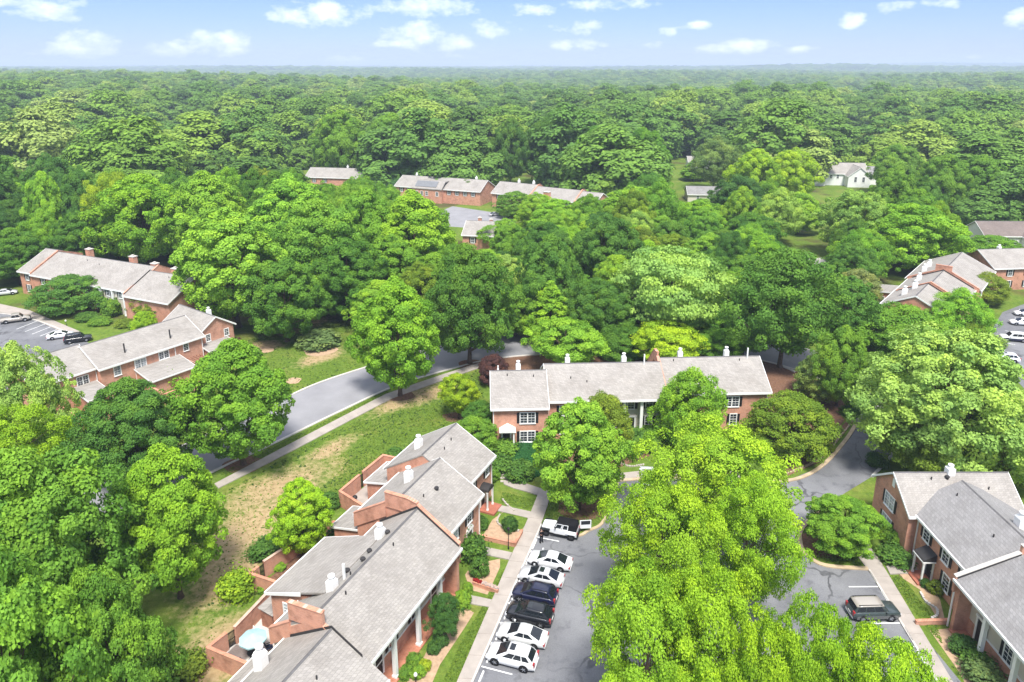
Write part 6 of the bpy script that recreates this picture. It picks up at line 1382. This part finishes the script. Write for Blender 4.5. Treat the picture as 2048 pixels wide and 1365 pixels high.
# beyond: the wood as one mass, crowns instanced on points
g_ = np.random.default_rng(77); P = []; S = []
def band(y0, y1, sp, smin, smax, zs):
    n = int((y1-y0)*(y0+y1)*.80/(sp*sp)); t_ = g_.uniform(0, 1, n); y = np.sqrt(y0*y0+(y1*y1-y0*y0)*t_); x = g_.uniform(-1, 1, n)*(y*.80+30)
    P.append(np.stack([x, y, terrain_z(x, y)-1.0], 1)); s = g_.uniform(smin, smax, n); S.append(np.stack([s, s, s*g_.uniform(*zs, n)], 1))
band(YMAX-25, 900, 20.5, 1.2, 3.4, (.50, .82)); band(900, 2000, 24, 1.7, 3.5, (.48, .72)); band(2000, 4500, 26, 1.8, 3.2, (.42, .66)); band(4500, 11000, 60, 4.0, 7.0, (.2, .34))
P = np.concatenate(P); S = np.concatenate(S)
hold = [(o[0], o[1], o[2]) for o in KEEP if o[1] > YMAX-60]
keep = np.ones(len(P), bool)
for (a, b, c) in TREES + hold:
    if b > YMAX-60: keep &= (P[:, 0]-a)**2+(P[:, 1]-b)**2 > (c*.8+4)**2
# a few glades so that the canopy is not even
gl = np.sin(P[:, 0]/70+1)*np.sin(P[:, 1]/95)+.5*np.sin(P[:, 0]/31+P[:, 1]/57); keep &= gl < 1.12
for (u0, u1, v0, v1, ym) in SIGHT:
    X, Y = P[:, 0], P[:, 1]; Zt = P[:, 2]+S[:, 2]*14; dd = Y*cp-(Zt-H)*sp; U = CX+F*X/dd; V = CY-F*(Y*sp+(Zt-H)*cp)/dd; mw = S[:, 0]*5.5*F/dd
    keep &= ~((U > u0-mw) & (U < u1+mw) & (V < v1) & (Y < ym+4) & (CY-F*(Y*sp+(P[:, 2]-H)*cp)/(Y*cp-(P[:, 2]-H)*sp) > v0))
P = P[keep]; S = S[keep]; nP = len(P); print('wood from', YMAX, 'crowns', nP)
me = bpy.data.meshes.new('wood'); me.vertices.add(nP); me.vertices.foreach_set('co', P.astype(np.float32).ravel())
at = me.attributes.new('sc', 'FLOAT_VECTOR', 'POINT'); at.data.foreach_set('vector', S.astype(np.float32).ravel())
at = me.attributes.new('rz', 'FLOAT_VECTOR', 'POINT'); at.data.foreach_set('vector', np.stack([g_.normal(size=nP)*.05, g_.normal(size=nP)*.05, g_.uniform(0, 6.28, nP)], 1).astype(np.float32).ravel())
at = me.attributes.new('pick', 'INT', 'POINT'); at.data.foreach_set('value', g_.integers(0, len(WOODC), nP).astype(np.int32))
me.update(); wood_o = link('wood', me); tag(wood_o, 'endless green deciduous wood rolling away to the horizon', 'wood', kind='stuff')
pcol = bpy.data.collections.new('wood_crowns')
for i, c in enumerate(WOODC): pcol.objects.link(bpy.data.objects.new('wood_crown_%d' % i, c))
ng = bpy.data.node_groups.new('wood', 'GeometryNodeTree'); ng.interface.new_socket('Geometry', in_out='INPUT', socket_type='NodeSocketGeometry'); ng.interface.new_socket('Geometry', in_out='OUTPUT', socket_type='NodeSocketGeometry')
gi = ng.nodes.new('NodeGroupInput'); go = ng.nodes.new('NodeGroupOutput'); ip_ = ng.nodes.new('GeometryNodeInstanceOnPoints'); ci = ng.nodes.new('GeometryNodeCollectionInfo')
ci.inputs['Collection'].default_value = pcol; ci.inputs['Separate Children'].default_value = True; ci.inputs['Reset Children'].default_value = True
def attr(nm, ty):
    n_ = ng.nodes.new('GeometryNodeInputNamedAttribute'); n_.data_type = ty; n_.inputs[0].default_value = nm; return n_.outputs[0]
ng.links.new(gi.outputs[0], ip_.inputs['Points']); ng.links.new(ci.outputs[0], ip_.inputs['Instance']); ip_.inputs['Pick Instance'].default_value = True
ng.links.new(attr('pick', 'INT'), ip_.inputs['Instance Index']); ng.links.new(attr('sc', 'FLOAT_VECTOR'), ip_.inputs['Scale'])
er = ng.nodes.new('FunctionNodeEulerToRotation'); ng.links.new(attr('rz', 'FLOAT_VECTOR'), er.inputs[0]); ng.links.new(er.outputs[0], ip_.inputs['Rotation'])
ng.links.new(ip_.outputs[0], go.inputs[0]); mod = wood_o.modifiers.new('wood', 'NODES'); mod.node_group = ng

# ------------------------------------------------------------------ the air
HAZE = 2.0e-4
hz = MB().box(-12500, 12500, -12500, 12500, -22, 150).mesh('haze', 'bark'); hz.materials.clear()
t = MT('haze_air'); t.t.nodes.remove(t.p); pv = t.n('ShaderNodeVolumePrincipled'); pv.inputs['Color'].default_value = (.70, .83, 1.0, 1); pv.inputs['Density'].default_value = HAZE; pv.inputs['Anisotropy'].default_value = 0.0
t.l(pv.outputs[0], t.o.inputs['Volume']); hz.materials.append(t.m); ho = link('haze', hz); tag(ho, kind='stuff')
